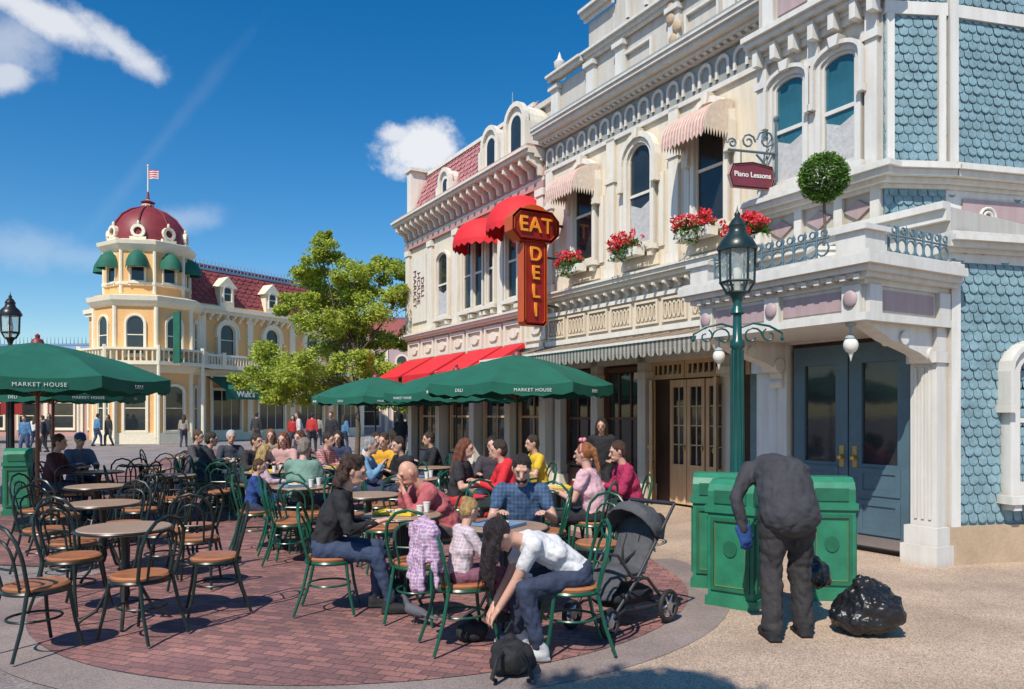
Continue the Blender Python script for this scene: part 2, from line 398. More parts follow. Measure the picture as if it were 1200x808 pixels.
# ---------------------------------------------------------------- ground
def sheet(name,poly,z,m):
    o=MB().add([(x,y,z) for x,y in poly],[tuple(range(len(poly)))]).obj(name,None,m); o['kind']='structure'; return o
sheet('ground',[(-500,-300),(500,-300),(500,700),(-500,700)],0,'asph')
sheet('pavement',[(-3.6,-3),(14,-3),(14,12),(6,18),(-2,30),(-4.5,30),(1.2,9.5),(-1.3,7.5)],.004,'agg')
cx,cy,r=-1.3,7.6,2.97
circ=[(cx+r*math.cos(a),cy+r*math.sin(a)) for a in [R(-190+i*5) for i in range(0,41)]]
brick=circ+[(1.5,9.4),(-4.4,22),(-8,34),(-15,36),(-8.6,12.9),(-7.2,8.6)]
sheet('paving',brick,.012,'brick')
rg=MB()
for a0 in range(-195,20,5):
    p=[]
    for a,rr in ((a0,r),(a0,r+.36),(a0+5,r+.36),(a0+5,r)): p.append((cx+rr*math.cos(R(a)),cy+rr*math.sin(R(a)),.008))
    rg.add(p,[(0,1,2,3)])
o=rg.obj('paving_border',None,'ringc'); o['kind']='structure'

# ---------------------------------------------------------------- street frame
P0=(2.8,13.25,0); RZ=math.atan2(-.864,.504)
def LW(x,y):
    c,s=math.cos(RZ),math.sin(RZ); return (P0[0]+c*x-s*y,P0[1]+s*x+c*y)

# ================= cream building
B=root('building','cream stuccoed building with arched windows and a stepped grey parapet','building',P0,RZ)
X0,X1=-4.05,2.52
MB().box(X0,X1,0,8,3.0,7.4).obj('wall',B,'cream')
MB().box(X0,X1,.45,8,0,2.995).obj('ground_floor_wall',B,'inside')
c=MB()
cornice(c,X0,X1,3.95,[(.10,.06),(.18,.07),(.26,.07),(.30,.04)],False)
c.box(X0,X1,-.05,.02,3.1,3.2); c.box(X0,X1,-.06,.02,3.72,3.8)
brackets(c,X0+.1,X1-.1,24,.2,3.83,3.95,.05)
c.obj('string_course',B,'white')
p=MB();q=MB()
for i in range(9):
    x=X0+.12+i*.73; p.ring([(x,3.25),(x+.62,3.25),(x+.62,3.68),(x,3.68)],[(x+.04,3.29),(x+.58,3.29),(x+.58,3.64),(x+.04,3.64)],-.05,0)
    for j in range(5): p.ring([(x+.09+j*.11+.05*math.cos(a),3.46+.15*math.sin(a)) for a in [2*math.pi*t/10 for t in range(10)]],[(x+.09+j*.11+.03*math.cos(a),3.46+.12*math.sin(a)) for a in [2*math.pi*t/10 for t in range(10)]],-.035,0)
    q.box(x+.05,x+.57,-.008,0.0,3.3,3.63)
p.obj('frieze',B,'cream'); q.obj('frieze_panel',B,'tan')
p=MB()
for x in (X0+.16,-1.73,.03,X1-.16):
    p.box(x-.12,x+.12,-.06,.0,4.2,6.9); p.box(x-.16,x+.16,-.09,0,4.2,4.42); p.box(x-.15,x+.15,-.09,0,6.05,6.15)
for x in (-2.6,-.86,.9):
    for sx in (-1,1): p.box(x+sx*.56-.06,x+sx*.56+.06,-.04,0,4.6,5.9)
p.obj('pilaster',B,'white')
for i,x in enumerate((-2.6,-.86,.9)):
    window(B,(x,-.001,4.72),.66,1.85,hood=.10,curtain=(i==1),gm='glass')
    MB().prism([(x-.5,4.3),(x+.5,4.3),(x+.5,4.5),(x-.5,4.5)],-.05,0).obj('panel',B,'cream')
c=MB()
c.box(X0,X1,-.06,.02,6.85,6.93)
zt=cornice(c,X0,X1,7.42,[(.12,.06),(.22,.07),(.36,.08),(.42,.07),(.45,.04)],False)
for i in range(44): x=X0+.08+i*.148; c.box(x-.035,x+.035,-.2,0,7.44,7.54)
for i in range(17):
    x=X0+.22+i*.385; c.ring([(px+x,pz) for px,pz in arch(.3,7.36,.5,z=7.0)],[(px+x,pz) for px,pz in arch(.2,7.3,.5,z=7.0)],-.07,0,skip=0)
c.obj('cornice',B,'whiteg')
c=MB(); c.box(X0,X1,-.03,0,6.935,7.41)
c.box(X0,X1,-.43,.3,zt+.002,zt+.05)
c.obj('frieze_band',B,'sage')
MB().box(X0+.1,X1,.15,7.9,zt+.05,8.75).box(-2.7,X1,.15,7.9,8.75,9.6).box(-1.8,X1,.15,7.9,9.6,10.9).obj('attic',B,'lgrey')
c=MB()
cornice(c,X0+.1,-2.7,8.75,[(-.05,.06),(.06,.07),(.12,.05)],False)
for x in (-3.85,-2.55,-1.6,-.1,1.2,2.3): c.box(x-.13,x+.13,.06,.15,zt+.05,8.65); c.box(x-.17,x+.17,.0,.15,8.65,8.74); c.box(x-.17,x+.17,.03,.15,zt+.05,zt+.2)
cornice(c,-2.75,X1,8.78,[(-.1,.06),(.0,.07),(.06,.05)],False)
cornice(c,-2.75,-1.8,9.6,[(-.1,.07),(.04,.08),(.1,.06)],False)
cornice(c,-1.8,X1,10.0,[(-.1,.1),(.05,.12),(.2,.12),(.3,.1)],False)
for x in (-1.1,.55,1.75):
    c.ring([(x-.4,8.05),(x+.4,8.05),(x+.4,8.5),(x-.4,8.5)],[(x-.35,8.1),(x+.35,8.1),(x+.35,8.45),(x-.35,8.45)],.08,.15)
    c.ring([(px+x,pz) for px,pz in arch(.6,9.8,.5,z=9.1)],[(px+x,pz) for px,pz in arch(.45,9.72,.5,z=9.1)],.05,.15,skip=0)
for x,zb in ((-3.85,8.93),(-2.3,9.81)): 
    c.lathe([(.13,0),(.13,.05),(.05,.08),(.04,.14),(.12,.24),(.13,.34),(.05,.42),(.03,.5),(.0,.58)],(x,.2,zb),10)
c.obj('parapet',B,'whiteg',True)
c=MB()
for i in range(9): c.ell((-.10+ .1*math.sin(i*1.9),.06,8.15+i*.2),(.11,.05,.12),n=8,m=5)
c.obj('carved_ornament',B,'tan',True)
sf=MB()
for x in (X0+.12,-2.6,-1.12,.98,2.38):
    sf.box(x-.11,x+.11,.2,.5,0,2.95); sf.box(x-.15,x+.15,.15,.5,0,.35); sf.box(x-.15,x+.15,.15,.5,2.3,2.42)
sf.box(X0,X1,.2,.5,2.6,2.98)
sf.obj('shopfront',B,'white')
for x,w in ((-3.27,1.05),(-1.86,1.1)):
    window(B,(x,.44,.6),w,1.9,rise=0,fw=.06,dep=.08,fm='dwood',sill=False,bars=(1,2),name='shop_window')
    MB().box(x-w/2-.05,x+w/2+.05,.38,.45,.02,.5).obj('panel',B,'dwood')
for i,(x,a) in enumerate(((-.95,-50),(-.5,0),(-.06,0),(.40,0),(.88,-75),(1.45,0),(1.95,0))):
    w=.42
    d=MB(); d.ring([(0,.05),(w,.05),(w,2.25),(0,2.25)],[(.07,.75),(w-.07,.75),(w-.07,2.12),(.07,2.12)],-.05,0)
    d.box(.07,w-.07,-.03,-.01,.12,.75); d.box(.12,w-.12,-.04,-.0,.2,.65); d.box(w/2-.012,w/2+.012,-.03,-.01,.75,2.12)
    for k in range(3): d.box(.07,w-.07,-.03,-.01,.75+.34*(k+1),.77+.34*(k+1))
    do=d.obj('door',B,'twood',False,(x,.40,0),R(a)); MB().box(.07,w-.07,-.022,-.014,.75,2.12).obj('glass_pane',do,'glass')
    MB().ell((w-.035,-.07,1.05),(.02,.025,.05),n=8,m=6).obj('handle',do,'gold',True)
for x in (-.6,.3,1.7): window(B,(x,.42,2.32),.8,.25,rise=0,fw=.04,dep=.05,fm='twood',sill=False,bars=(0,5),name='transom_window')
mq=MB(); mq.prismx([(0,3.04),(-1.3,2.74),(-1.3,2.70),(0,2.97)],X0-.6,X1-.1)
for i in range(27):
    x=X0-.55+i*.25; mq.tube([(x,-.02,3.06),(x,-1.3,2.76)],.02,6)
mq.obj('marquee',B,'marq')
mq=MB(); n=36
for i in range(n):
    x=X0-.6+i*(X1-X0+.5)/n; w=(X1-X0+.5)/n
    mq.prism([(x+w/2+w*.48*math.cos(a),2.62+.10*math.sin(a)) for a in [math.pi+math.pi*q/6 for q in range(7)]]+[(x+w,2.76),(x,2.76)],-1.325,-1.305)
mq.obj('valance',B,stripe_mat('valance_stripe',(.42,.38,.31),(.15,.15,.14),3.2))
mq=MB(); mq.box(X0-.6,X1-.1,-1.35,-1.3,2.76,2.80)
mq.obj('gutter',B,'white')
def awning_striped(par,x,z,w,m='stripe',proj=.62,drop=.52):
    a=MB(); n=10
    prof=[]
    for i in range(7):
        t=i/6*math.pi/2; prof.append((-.05-proj*math.sin(t),z-drop+drop*math.cos(t)))
    vs=[];fs=[]
    for sx in (-w/2,w/2):
        for y,zz in prof: vs.append((x+sx,y,zz))
    for i in range(6): fs.append((i,i+1,i+8,i+7))
    vs+=[(x-w/2,-.05,z-drop),(x+w/2,-.05,z-drop)]
    fs.append((14,6,5,4,3,2,1,0)); fs.append((15,7,8,9,10,11,12,13))
    a.add(vs,fs)
    y=-.05-proj
    for i in range(n):
        xx=x-w/2+i*w/n; ww=w/n
        a.add([(xx,y,z-drop),(xx+ww,y,z-drop),(xx+ww,y-.005,z-drop-.09),(xx+ww/2,y-.006,z-drop-.16),(xx,y-.005,z-drop-.09)],[(0,1,2,3,4)])
        for sx in (-w/2,w/2):
            yy=-.05-proj*i/n; y2=-.05-proj*(i+1)/n
            a.add([(x+sx,yy,z-drop),(x+sx,y2,z-drop),(x+sx,(yy+y2)/2,z-drop-.13)],[(0,1,2)])
    return a.obj('window_awning',par,m,False)
awning_striped(B,-2.6,6.55,.98); awning_striped(B,.9,6.57,.98)
def flowerbox(xw,yw,z,w,rz,lab='red geraniums in a window box under a window'):
    f=root('flower_box',lab,'flower box',(xw,yw,z),rz,'window boxes with red geraniums')
    MB().box(-w/2,w/2,-.14,.06,-.14,.0).obj('planter',f,'white')
    MB().leaves((0,-.06,.06),(w/2+.05,.17,.16),260,.05,.2).leaves((0,-.14,-.1),(w/2,.08,.14),80,.04,.2).obj('foliage',f,'leafd')
    fl=MB()
    for _ in range(44):
        q=(random.uniform(-w/2,w/2),-.08+random.uniform(-.17,.1),random.uniform(.04,.29)); fl.leaves(q,(.055,.055,.05),16,.028,.4)
    fl.obj('flower',f,'flower'); return f
for x in (-2.6,-.86,.9):
    xw,yw=LW(x,-.33); flowerbox(xw,yw,4.58,.78,RZ)
xw,yw=LW(2.75,-1.15); flowerbox(xw,yw,4.0,.6,RZ,'red geraniums on the corner of a porch roof')

# ================= deli building
D=root('building','cream delicatessen building with red awnings and pink shingled mansard roof','building',P0,RZ)
D0,D1=-11.9,-4.07
MB().box(D0,D1,0,7.9,3.0,7.35).obj('wall',D,'cream')
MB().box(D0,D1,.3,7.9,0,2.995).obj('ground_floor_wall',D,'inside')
c=MB()
c.box(D0,D1,-.06,0,3.0,3.12); c.box(D0,D1,-.1,0,3.12,3.2)
cornice(c,D0,D1,3.85,[(.08,.06),(.18,.06),(.22,.05)],False)
cornice(c,D0-.1,D1,6.75,[(.06,.08)],False)
zt2=cornice(c,D0-.1,D1,7.16,[(.15,.06),(.3,.07),(.46,.08),(.52,.06)],False)
brackets(c,D0+.1,D1-.1,22,.42,6.85,7.29,.08)
c.obj('cornice',D,'white')
MB().box(D0,D1,-.04,0,6.83,7.16).box(D0,D1,-.48,.2,zt2+.001,zt2+.05).box(D0,D1,-.09,0,6.6,6.74).obj('frieze_band',D,'pink')
c=MB()
for i in range(8):
    x=D0+.15+i*.98; c.ring([(x,3.27),(x+.86,3.27),(x+.86,3.8),(x,3.8)],[(x+.08,3.35),(x+.78,3.35),(x+.78,3.72),(x+.08,3.72)],-.06,0)
    c.prism([(x+.43+.2*math.cos(a),3.53+.12*math.sin(a)) for a in [2*math.pi*q/10 for q in range(10)]],-.05,0)
for x in (D0+.15,-10.1,-8.45,-6.0,-4.22): c.box(x-.13,x+.13,-.08,0,4.02,6.6); c.box(x-.17,x+.17,-.11,0,6.42,6.58)
c.obj('pilaster',D,'white')
MB().prism([(-11.45,4.35),(-10.45,4.35),(-10.45,6.3),(-11.45,6.3)],-.05,0).obj('sign_panel',D,'white')
for i,t in enumerate(('MARKET','HOUSE','DELI')):
    mkobj('lettering',textmesh(t,.3,.003,'maroon',1.0,.0),D,(-11.22+.28*i,-.058,5.35),0,(R(90),R(90),0))
for x,w in ((-9.27,.7),(-7.75,.5),(-7.15,.5),(-6.5,.35),(-5.45,.5),(-4.8,.5)):
    window(D,(x,-.001,4.35),w,1.75,rise=.3 if w>.6 else 0,fw=.07,curtain=(w>.5),gm='glass')
def dome_awning(par,x,z,w,proj,h,m='red'):
    a=MB(); vs=[];fs=[];n=12;k=6
    for i in range(k+1):
        th=math.pi/2*i/k
        for j in range(n+1):
            ph=math.pi*j/n
            vs.append((x-w/2*math.cos(ph)*math.cos(th),-.02-proj*math.sin(ph)*math.cos(th),z+h*math.sin(th)))
    for i in range(k):
        for j in range(n): q=i*(n+1)+j; fs.append((q,q+1,q+n+2,q+n+1))
    a.add(vs,fs)
    for j in range(n):
        p1=V(vs[j]);p2=V(vs[j+1]); a.add([p1,p2,p2-V((0,0,.1)),(p1+p2)/2-V((0,0,.17)),p1-V((0,0,.1))],[(0,1,2,3,4)])
    return a.obj('window_awning',par,m,35)
dome_awning(D,-6.95,5.9,1.7,.75,.62); dome_awning(D,-5.05,5.9,1.65,.85,.72)
for x0,x1 in ((-11.7,-9.9),(-9.6,-7.8),(-7.5,-5.9),(-5.7,-4.8)):
    a=MB(); a.prismx([(-.11,3.25),(-1.1,2.68),(-1.1,2.64),(-.11,3.15)],x0,x1); a.box(x0,x1,-1.12,-1.1,2.46,2.68); a.obj('shop_awning',D,'red')
sf=MB()
for x in (-11.75,-9.75,-7.65,-5.8,-4.25): sf.box(x-.13,x+.13,.0,.4,0,2.98); sf.box(x-.17,x+.17,-.05,.4,0,.35)
sf.box(D0,D1,.05,.4,2.65,2.98); sf.obj('shopfront',D,'white')
for x in (-10.75,-8.7,-6.72,-5.0):
    window(D,(x,.29,.65),1.2,1.85,rise=0,fw=.06,dep=.08,fm='twood',sill=False,bars=(1,1),name='shop_window'); MB().box(x-.7,x+.7,.2,.3,.02,.55).obj('panel',D,'lav')
RT=8.85
ro=MB(); ro.prismx([(-.05,zt2+.05),(.5,RT),(7.5,RT),(7.8,zt2+.05)],D0+.5,-5.3); ro.obj('roof',D,'roofp')
ro=MB(); ro.scales((D0+.5,-.06,zt2+.06),(1,0,0),(0,.55,RT-zt2),(0,-(RT-zt2),.55),6.2,RT-zt2-.05,.2,.17); ro.obj('roof_shingles',D,'roofp')
MB().box(D0+.4,-5.25,.4,7.6,RT,RT+.1).box(D0,-5.3,-.25,-.08,zt2+.05,zt2+.18).box(D0+.2,D0+.5,-.1,.7,zt2+.05,RT+.08).box(D0+.1,D0+.6,-.15,.75,RT+.08,RT+.17).obj('roof_trim',D,'white')
for x,w,zz in ((-9.0,.6,8.3),(-6.4,.75,8.6),(-5.2,.85,8.75)):
    d=MB(); d.prism([(px+x,pz) for px,pz in arch(w,zz,.5,z=zt2+.05)],-.1,1.0)
    d.ring([(px+x,pz) for px,pz in arch(w+.12,zz+.06,.5,z=zt2+.05)],[(px+x,pz) for px,pz in arch(w-.1,zz-.05,.5,z=zt2+.05)],-.17,-.05,skip=0)
    d.box(x-w/2-.12,x-w/2+.02,-.2,.3,zt2+.05,zz-w*.5-.1); d.box(x+w/2-.02,x+w/2+.12,-.2,.3,zt2+.05,zz-w*.5-.1)
    do=d.obj('dormer',D,'white'); 
    MB().prism([(px+x,pz) for px,pz in arch(w*.5,zz-.24,.5,z=zt2+.3)],-.112,-.102).obj('window',do,'glass')
MB().box(-5.6,D1,.5,7.5,zt2+.05,8.7).box(-5.65,D1,.4,7.6,8.7,8.82).obj('penthouse',D,'lgrey')
d=MB(); d.lathe([(.09,0),(.07,.1),(.03,.2),(.05,.3),(.02,.4),(.01,.9)],(-6.9,.8,RT+.1),8); d.obj('finial',D,'bgrey')

# EAT DELI sign
xw,yw=LW(-3.45,-.12)
S=root('projecting_sign','tall orange and red neon sign reading EAT DELI','sign',(xw,yw,0),RZ-R(90))
def rr(x0,x1,z0,z1,ch):
    return [(x0+ch,z0),(x1-ch,z0),(x1,z0+ch),(x1,z1-ch),(x1-ch,z1),(x0+ch,z1),(x0,z1-ch),(x0,z0+ch)]
MB().prism(rr(.38,.86,3.5,5.2,.05),-.1,.1).obj('panel',S,'redp')
MB().ring(rr(.34,.90,3.46,5.2,.07),rr(.39,.85,3.52,5.14,.05),-.13,.13).obj('frame',S,'orangef')
MB().prism(rr(.10,1.15,5.22,5.78,.16),-.12,.12).obj('head_panel',S,'redp')
MB().ring(rr(.06,1.19,5.18,5.82,.18),rr(.12,1.13,5.24,5.76,.15),-.16,.16).prism([(.62+.28*math.cos(a),5.82+.12*math.sin(a)) for a in [math.pi*q/8 for q in range(9)]],-.1,.1).obj('head_frame',S,'orangef')
for sy,rzz in ((1,R(180)),(-1,0)):
    mkobj('lettering',textmesh('EAT',.44,.02,'orange',1.08,.012),S,(.62,sy*.14,5.50),0,(R(90),0,rzz))
    for i,t in enumerate('DELI'): mkobj('lettering',textmesh(t,.40,.02,'orange',1,.012),S,(.62,sy*.125,4.91-.38*i),0,(R(90),0,rzz))
MB().cyl((-.15,0,5.6),(.11,0,5.6),.03).cyl((-.15,0,3.9),(.38,0,3.9),.025).cyl((-.15,0,4.9),(.38,0,4.9),.025).obj('bracket',S,'iron')

# ================= grey corner building
G=root('building','blue-grey shingled corner building with a double door under a porch','building',P0,RZ)
G0,G1=2.55,5.22; GY=-.76
MB().box(G0,G1,GY,6,0,3.9).obj('ground_floor_wall',G,'lgrey')
MB().box(G0,4.42,GY,6,3.9,9.5).obj('wall',G,'lgrey')
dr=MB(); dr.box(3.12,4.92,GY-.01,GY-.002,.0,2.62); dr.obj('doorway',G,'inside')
for sx in (0,1):
    x=3.2+sx*.82
    d=MB(); d.ring([(0,.06),(.8,.06),(.8,2.5),(0,2.5)],[(.17,1.05),(.63,1.05),(.63,2.26),(.17,2.26)],-.06,0)
    d.box(.17,.63,-.035,-.01,.2,1.05); d.ring([(.13,.22),(.67,.22),(.67,.62),(.13,.62)],[(.19,.28),(.61,.28),(.61,.56),(.19,.56)],-.075,-.055)
    d.ring([(.13,.68),(.67,.68),(.67,1.0),(.13,1.0)],[(.19,.74),(.61,.74),(.61,.94),(.19,.94)],-.075,-.055)
    do=d.obj('door',G,'teald',False,(x,GY-.012,0)); MB().box(.17,.63,-.025,-.015,1.05,2.26).obj('glass_pane',do,'glass')
    MB().ell((.72 if sx==0 else .08,-.10,1.12),(.035,.045,.035),n=10,m=8).box((.72 if sx==0 else .08)-.03,(.72 if sx==0 else .08)+.03,-.068,-.06,1.0,1.26).obj('handle',do,'gold',True)
    MB().box(.05,.75,-.085,-.077,.08,.2).obj('kick_plate',do,'metal')
fr=MB()
fr.box(3.0,3.14,GY-.14,GY,0,2.75); fr.box(4.90,5.2,GY-.22,GY,0,2.9); fr.box(3.14,4.9,GY-.12,GY,2.55,2.9)
fr.box(4.84,5.26,GY-.32,GY+.1,0,.22);fr.box(4.86,5.24,GY-.28,GY+.1,.22,.42)
fr.box(4.88,5.22,GY-.27,GY,2.2,2.32)
for i in range(3): fr.box(4.95+i*.08,4.98+i*.08,GY-.235,GY-.2,.5,2.15)
fr.box(2.6,2.98,GY-.1,GY,0,3.0);fr.box(2.56,3.0,GY-.16,GY,0,.4);fr.box(2.56,3.0,GY-.16,GY,2.2,2.34)
fr.obj('door_surround',G,'whiteg')
for x in (3.0,5.06):
    br=MB()
    prof=[(GY,1.95),(GY-.12,2.0),(GY-.2,2.2),(GY-.45,2.3),(GY-.95,2.42),(GY-1.4,2.6),(GY,2.6)]
    br.prismx(prof,x-.09,x+.09)
    br.tube([(x-.12,GY-.24,2.28),(x+.12,GY-.24,2.28)],.09,12); br.tube([(x-.12,GY-.75,2.44),(x+.12,GY-.75,2.44)],.07,12)
    br.tube([(x-.1,GY-.12,2.05),(x+.1,GY-.12,2.05)],.07,12)
    br.obj('bracket',G,'whiteg',True)
PX0,PX1,PY=2.95,5.2,-2.3
c=MB(); 
c.box(PX0,PX1,PY+.08,GY,2.62,2.98)
c.box(PX0-.05,PX1+.05,PY+.03,GY,2.58,2.66); c.box(PX0-.03,PX1+.03,PY+.05,GY,2.94,3.0)
c.box(PX0-.10,PX1+.10,PY-.02,GY,3.0,3.05); c.box(PX0-.15,PX1+.15,PY-.07,GY,3.05,3.11); c.box(PX0-.21,PX1+.21,PY-.13,GY,3.11,3.20); c.box(PX0-.17,PX1+.17,PY-.09,GY,3.20,3.25)
for x in (PX0+.12,4.08,PX1-.12): c.box(x-.1,x+.1,PY+.03,PY+.1,2.66,2.94)
for y in (PY+.2,GY-.15): c.box(PX1-.02,PX1+.05,y-.1,y+.1,2.66,2.94)
for x in range(15): c.box(PX0+.05+x*.155,PX0+.11+x*.155,PY-.05,PY+.06,2.98,3.03)
c.box(PX0-.1,PX0+.2,PY-.02,PY+.28,3.25,3.46); c.box(PX1-.25,PX1+.08,PY-.02,PY+.3,3.25,3.46); c.box(PX0-.14,PX0+.24,PY-.06,PY+.32,3.46,3.51); c.box(PX1-.29,PX1+.12,PY-.06,PY+.34,3.46,3.51)
c.obj('porch_roof',G,'whiteg')
c=MB()
c.box(PX0+.25,3.95,PY+.07,PY+.078,2.7,2.9); c.box(4.21,PX1-.25,PY+.07,PY+.078,2.7,2.9); c.box(PX1+.002,PX1+.012,PY+.35,GY-.3,2.7,2.9)
c.obj('porch_panel',G,'mauve')
for x in (PX0+.12,4.08,PX1-.12): MB().ell((x,PY+.02,2.8),(.08,.03,.09),n=10,m=6).obj('rosette',G,'mauve',True)
def cresting(mb,a,b,z,n):
    a=V(a);b=V(b);d=(b-a)/n;dn=d.normalized()
    mb.tube([a+V((0,0,z)),b+V((0,0,z))],.014,6); mb.tube([a+V((0,0,z+.2)),b+V((0,0,z+.2))],.011,6)
    for i in range(n):
        c0=a+d*(i+.5)+V((0,0,z+.1))
        mb.tube([c0+dn*(.075*math.cos(t))+V((0,0,.075*math.sin(t))) for t in [2*math.pi*q/10 for q in range(10)]],.011,5,True)
        mb.tube([c0+dn*(.035*math.cos(t)+.02)+V((0,0,.035*math.sin(t)+.16)) for t in [2*math.pi*q/8 for q in range(8)]],.01,5,True)
        p=a+d*i+V((0,0,z)); mb.tube([p,p+V((0,0,.28)),p+V((0,0,.33))],[.013,.013,.0],6); mb.ell(p+V((0,0,.27)),(.022,.022,.035),n=6,m=4)
c=MB(); cresting(c,(PX0+.3,PY+.0,0),(PX1-.35,PY+.0,0),3.26,11); cresting(c,(PX1+.05,PY+.4,0),(PX1+.05,GY-.1,0),3.26,7)
c.obj('railing',G,mat('railing_paint',(.10,.17,.21),.4),True)
c=MB(); c.box(G0-.05,G1,GY-.08,GY,3.75,3.87); c.box(G0-.08,G1,GY-.14,GY,3.87,3.95)
zz=4.3
for p_,h in ((.06,.05),(.13,.06),(.22,.07),(.27,.06),(.2,.04)): c.box(G0-.1,4.42+p_,GY-p_,GY+.02,zz,zz+h); zz+=h
for x in (2.65,3.25,3.85,4.35): c.box(x-.06,x+.06,GY-.06,GY,3.95,4.3)
c.obj('cornice',G,'whiteg')
for x in (2.95,3.55,4.1): MB().prism([(x-.18,4.12),(x,4.0),(x+.18,4.12),(x,4.24)],GY-.03,GY-.001).obj('diamond_panel',G,'mauve')
for x in (3.1,3.86):
    window(G,(x,GY-.001,4.72),.5,1.4,rise=.22,fw=.07,dep=.08,hood=.05,gm='glassb',curtain=True,fm='whiteg')
c=MB()
for x in (2.65,3.48,4.3):
    c.box(x-.08,x+.08,GY-.06,GY,4.58,6.45); c.box(x-.11,x+.11,GY-.09,GY,6.1,6.2)
c.box(G0,4.42,GY-.05,GY,6.42,6.52)
zz=6.52
for p_,h in ((.08,.06),(.16,.07),(.25,.07),(.31,.07),(.25,.04)): c.box(G0-.05,4.42+p_,GY-p_,GY+.02,zz,zz+h); zz+=h
for x in (2.65,2.95,3.25,3.55,3.85,4.15,4.38): c.box(x-.04,x+.04,GY-.2,GY,6.38,6.6)
for x in (2.75,3.5,4.2): c.box(x-.09,x+.09,GY-.06,GY,6.9,9.3)
c.obj('pilaster',G,'whiteg')
for a_,b_ in ((2.9,3.35),(3.65,4.1)): MB().prism([(a_,7.0),(b_,7.0),(b_,7.7),(a_,7.7)],GY-.03,GY-.001).obj('lattice_panel',G,'mauve')
e0=V((*LW(4.42,GY),0)); 
wa=V((5.15,9.12,0)); 
WA=R(13.9)
Lk=MB(); Lk.add([(e0.x,e0.y,3.9),(wa.x,wa.y,3.9),(wa.x,wa.y,9.5),(e0.x,e0.y,9.5)],[(0,1,2,3)])
def inG(pt):
    c_,s_=math.cos(RZ),math.sin(RZ); dx,dy=pt[0]-P0[0],pt[1]-P0[1]; return V((c_*dx+s_*dy,-s_*dx+c_*dy,pt[2]))
TG=Matrix.Rotation(-RZ,4,'Z')@Matrix.Translation(V((-P0[0],-P0[1],0)))
Lk.T=TG; Lk.v=[TG@p for p in Lk.v]
dirl=(wa-e0).normalized(); nl=V((dirl.y,-dirl.x,0))
Lk.scales(e0+V((0,0,3.9))+nl*.002,dirl,(0,0,1),nl,(wa-e0).length,5.4,.12,.105,.024)
wdir=V((math.cos(WA),math.sin(WA),0)); wn=V((math.sin(WA),-math.cos(WA),0))
l0=V((*LW(5.2,GY),0)); 
lw=MB(); lw.T=TG
def wallbox(mb,o,dr,nr,a,b,n0,n1,z0,z1):
    ps=[o+dr*a+nr*n0,o+dr*b+nr*n0,o+dr*b+nr*n1,o+dr*a+nr*n1]
    mb.add([(p.x,p.y,z0) for p in ps]+[(p.x,p.y,z1) for p in ps],[(0,1,2,3),(7,6,5,4),(0,4,5,1),(1,5,6,2),(2,6,7,3),(3,7,4,0)])
wallbox(lw,l0,wdir,wn,0,5,-4,0,.42,3.6); wallbox(lw,wa,wdir,wn,0,5,-4,0,3.6,9.5)
lw.scales(l0+V((0,0,.45))+wn*.002,wdir,(0,0,1),wn,3,3.1,.12,.105,.024)
lw.scales(wa+V((0,0,4.0))+wn*.002,wdir,(0,0,1),wn,3.2,5.3,.12,.105,.024)
Lk.obj('shingled_bay',G,'teal'); lw.obj('shingled_wall',G,'teal')
tb=MB(); tb.T=TG; wallbox(tb,l0,wdir,wn,-.03,5,-4,.06,0,.42); tb.obj('plinth',G,'tan')
c=MB(); c.T=TG
wallbox(c,l0,wdir,wn,-.05,5,-.5,.03,3.3,3.4)
zz=3.4
for p_,h in ((.07,.05),(.14,.06),(.2,.06),(.16,.04)): wallbox(c,l0,wdir,wn,-.1,5,-1.2,p_,zz,zz+h); zz+=h
wallbox(c,l0,wdir,wn,-.02,.10,-.1,.06,.42,3.3)
wallbox(c,wa,wdir,wn,-.02,5,-.1,.03,3.65,4.3)
for o_,d_,n_,b_ in ((wa,wdir,wn,5),(e0,dirl,nl,(wa-e0).length)):
    zz=4.3
    for p_,h in ((.06,.05),(.13,.06),(.22,.07),(.27,.06),(.2,.04)): wallbox(c,o_,d_,n_,-.02,b_,-.3,p_-.004,zz+.001,zz+h-.001); zz+=h
    wallbox(c,o_,d_,n_,-.0,b_,-.1,.05,6.35,6.5)
for a_ in (0.02,.66):
    wallbox(c,e0,dirl,nl,a_,a_+.09,-.05,.06,4.6,6.36)
wallbox(c,wa,wdir,wn,0.0,.12,-.05,.07,4.6,9.4)
c.obj('wing_trim',G,'whiteg')
c=MB(); c.T=TG
wallbox(c,wa,wdir,wn,.2,3,-.1,.05,3.8,4.2); c.obj('wing_panel',G,'mauve')
bo=MB(); pc=wa+wdir*.55+wn*.06+V((0,0,4.0))
for rr_ in (.11,.06): bo.T=TG; bo.tube([pc+wdir*(rr_*math.cos(t))+V((0,0,rr_*math.sin(t))) for t in [2*math.pi*q/14 for q in range(14)]],.02,6,True)
bo.obj('rosette',G,'whiteg',True)
q=l0+wdir*1.12; ql=inG((q.x,q.y,.85))
window(G,(ql.x,ql.y-.004,ql.z),.62,1.45,WA-RZ,rise=.3,fw=.13,dep=.14,hood=.05,gm='glass',bars=(1,0),fm='whiteg')
for x,y in ((3.2,PY+.12),(5.0,PY+.15)):
    pw=LW(x,y); r_=root('pendant_lamp','white milk-glass globe hanging under the porch roof','lamp',(pw[0],pw[1],2.58),0,'porch pendant lamps')
    MB().lathe([(.05,0),(.05,-.03),(.012,-.05),(.012,-.12),(.05,-.14),(.06,-.16)],(0,0,0),12).obj('fitting',r_,'bgrey',True)
    MB().ell((0,0,-.23),(.075,.075,.085)).lathe([(.03,-.3),(.012,-.36),(0,-.4)],(0,0,0),10).obj('globe',r_,'globe',True)
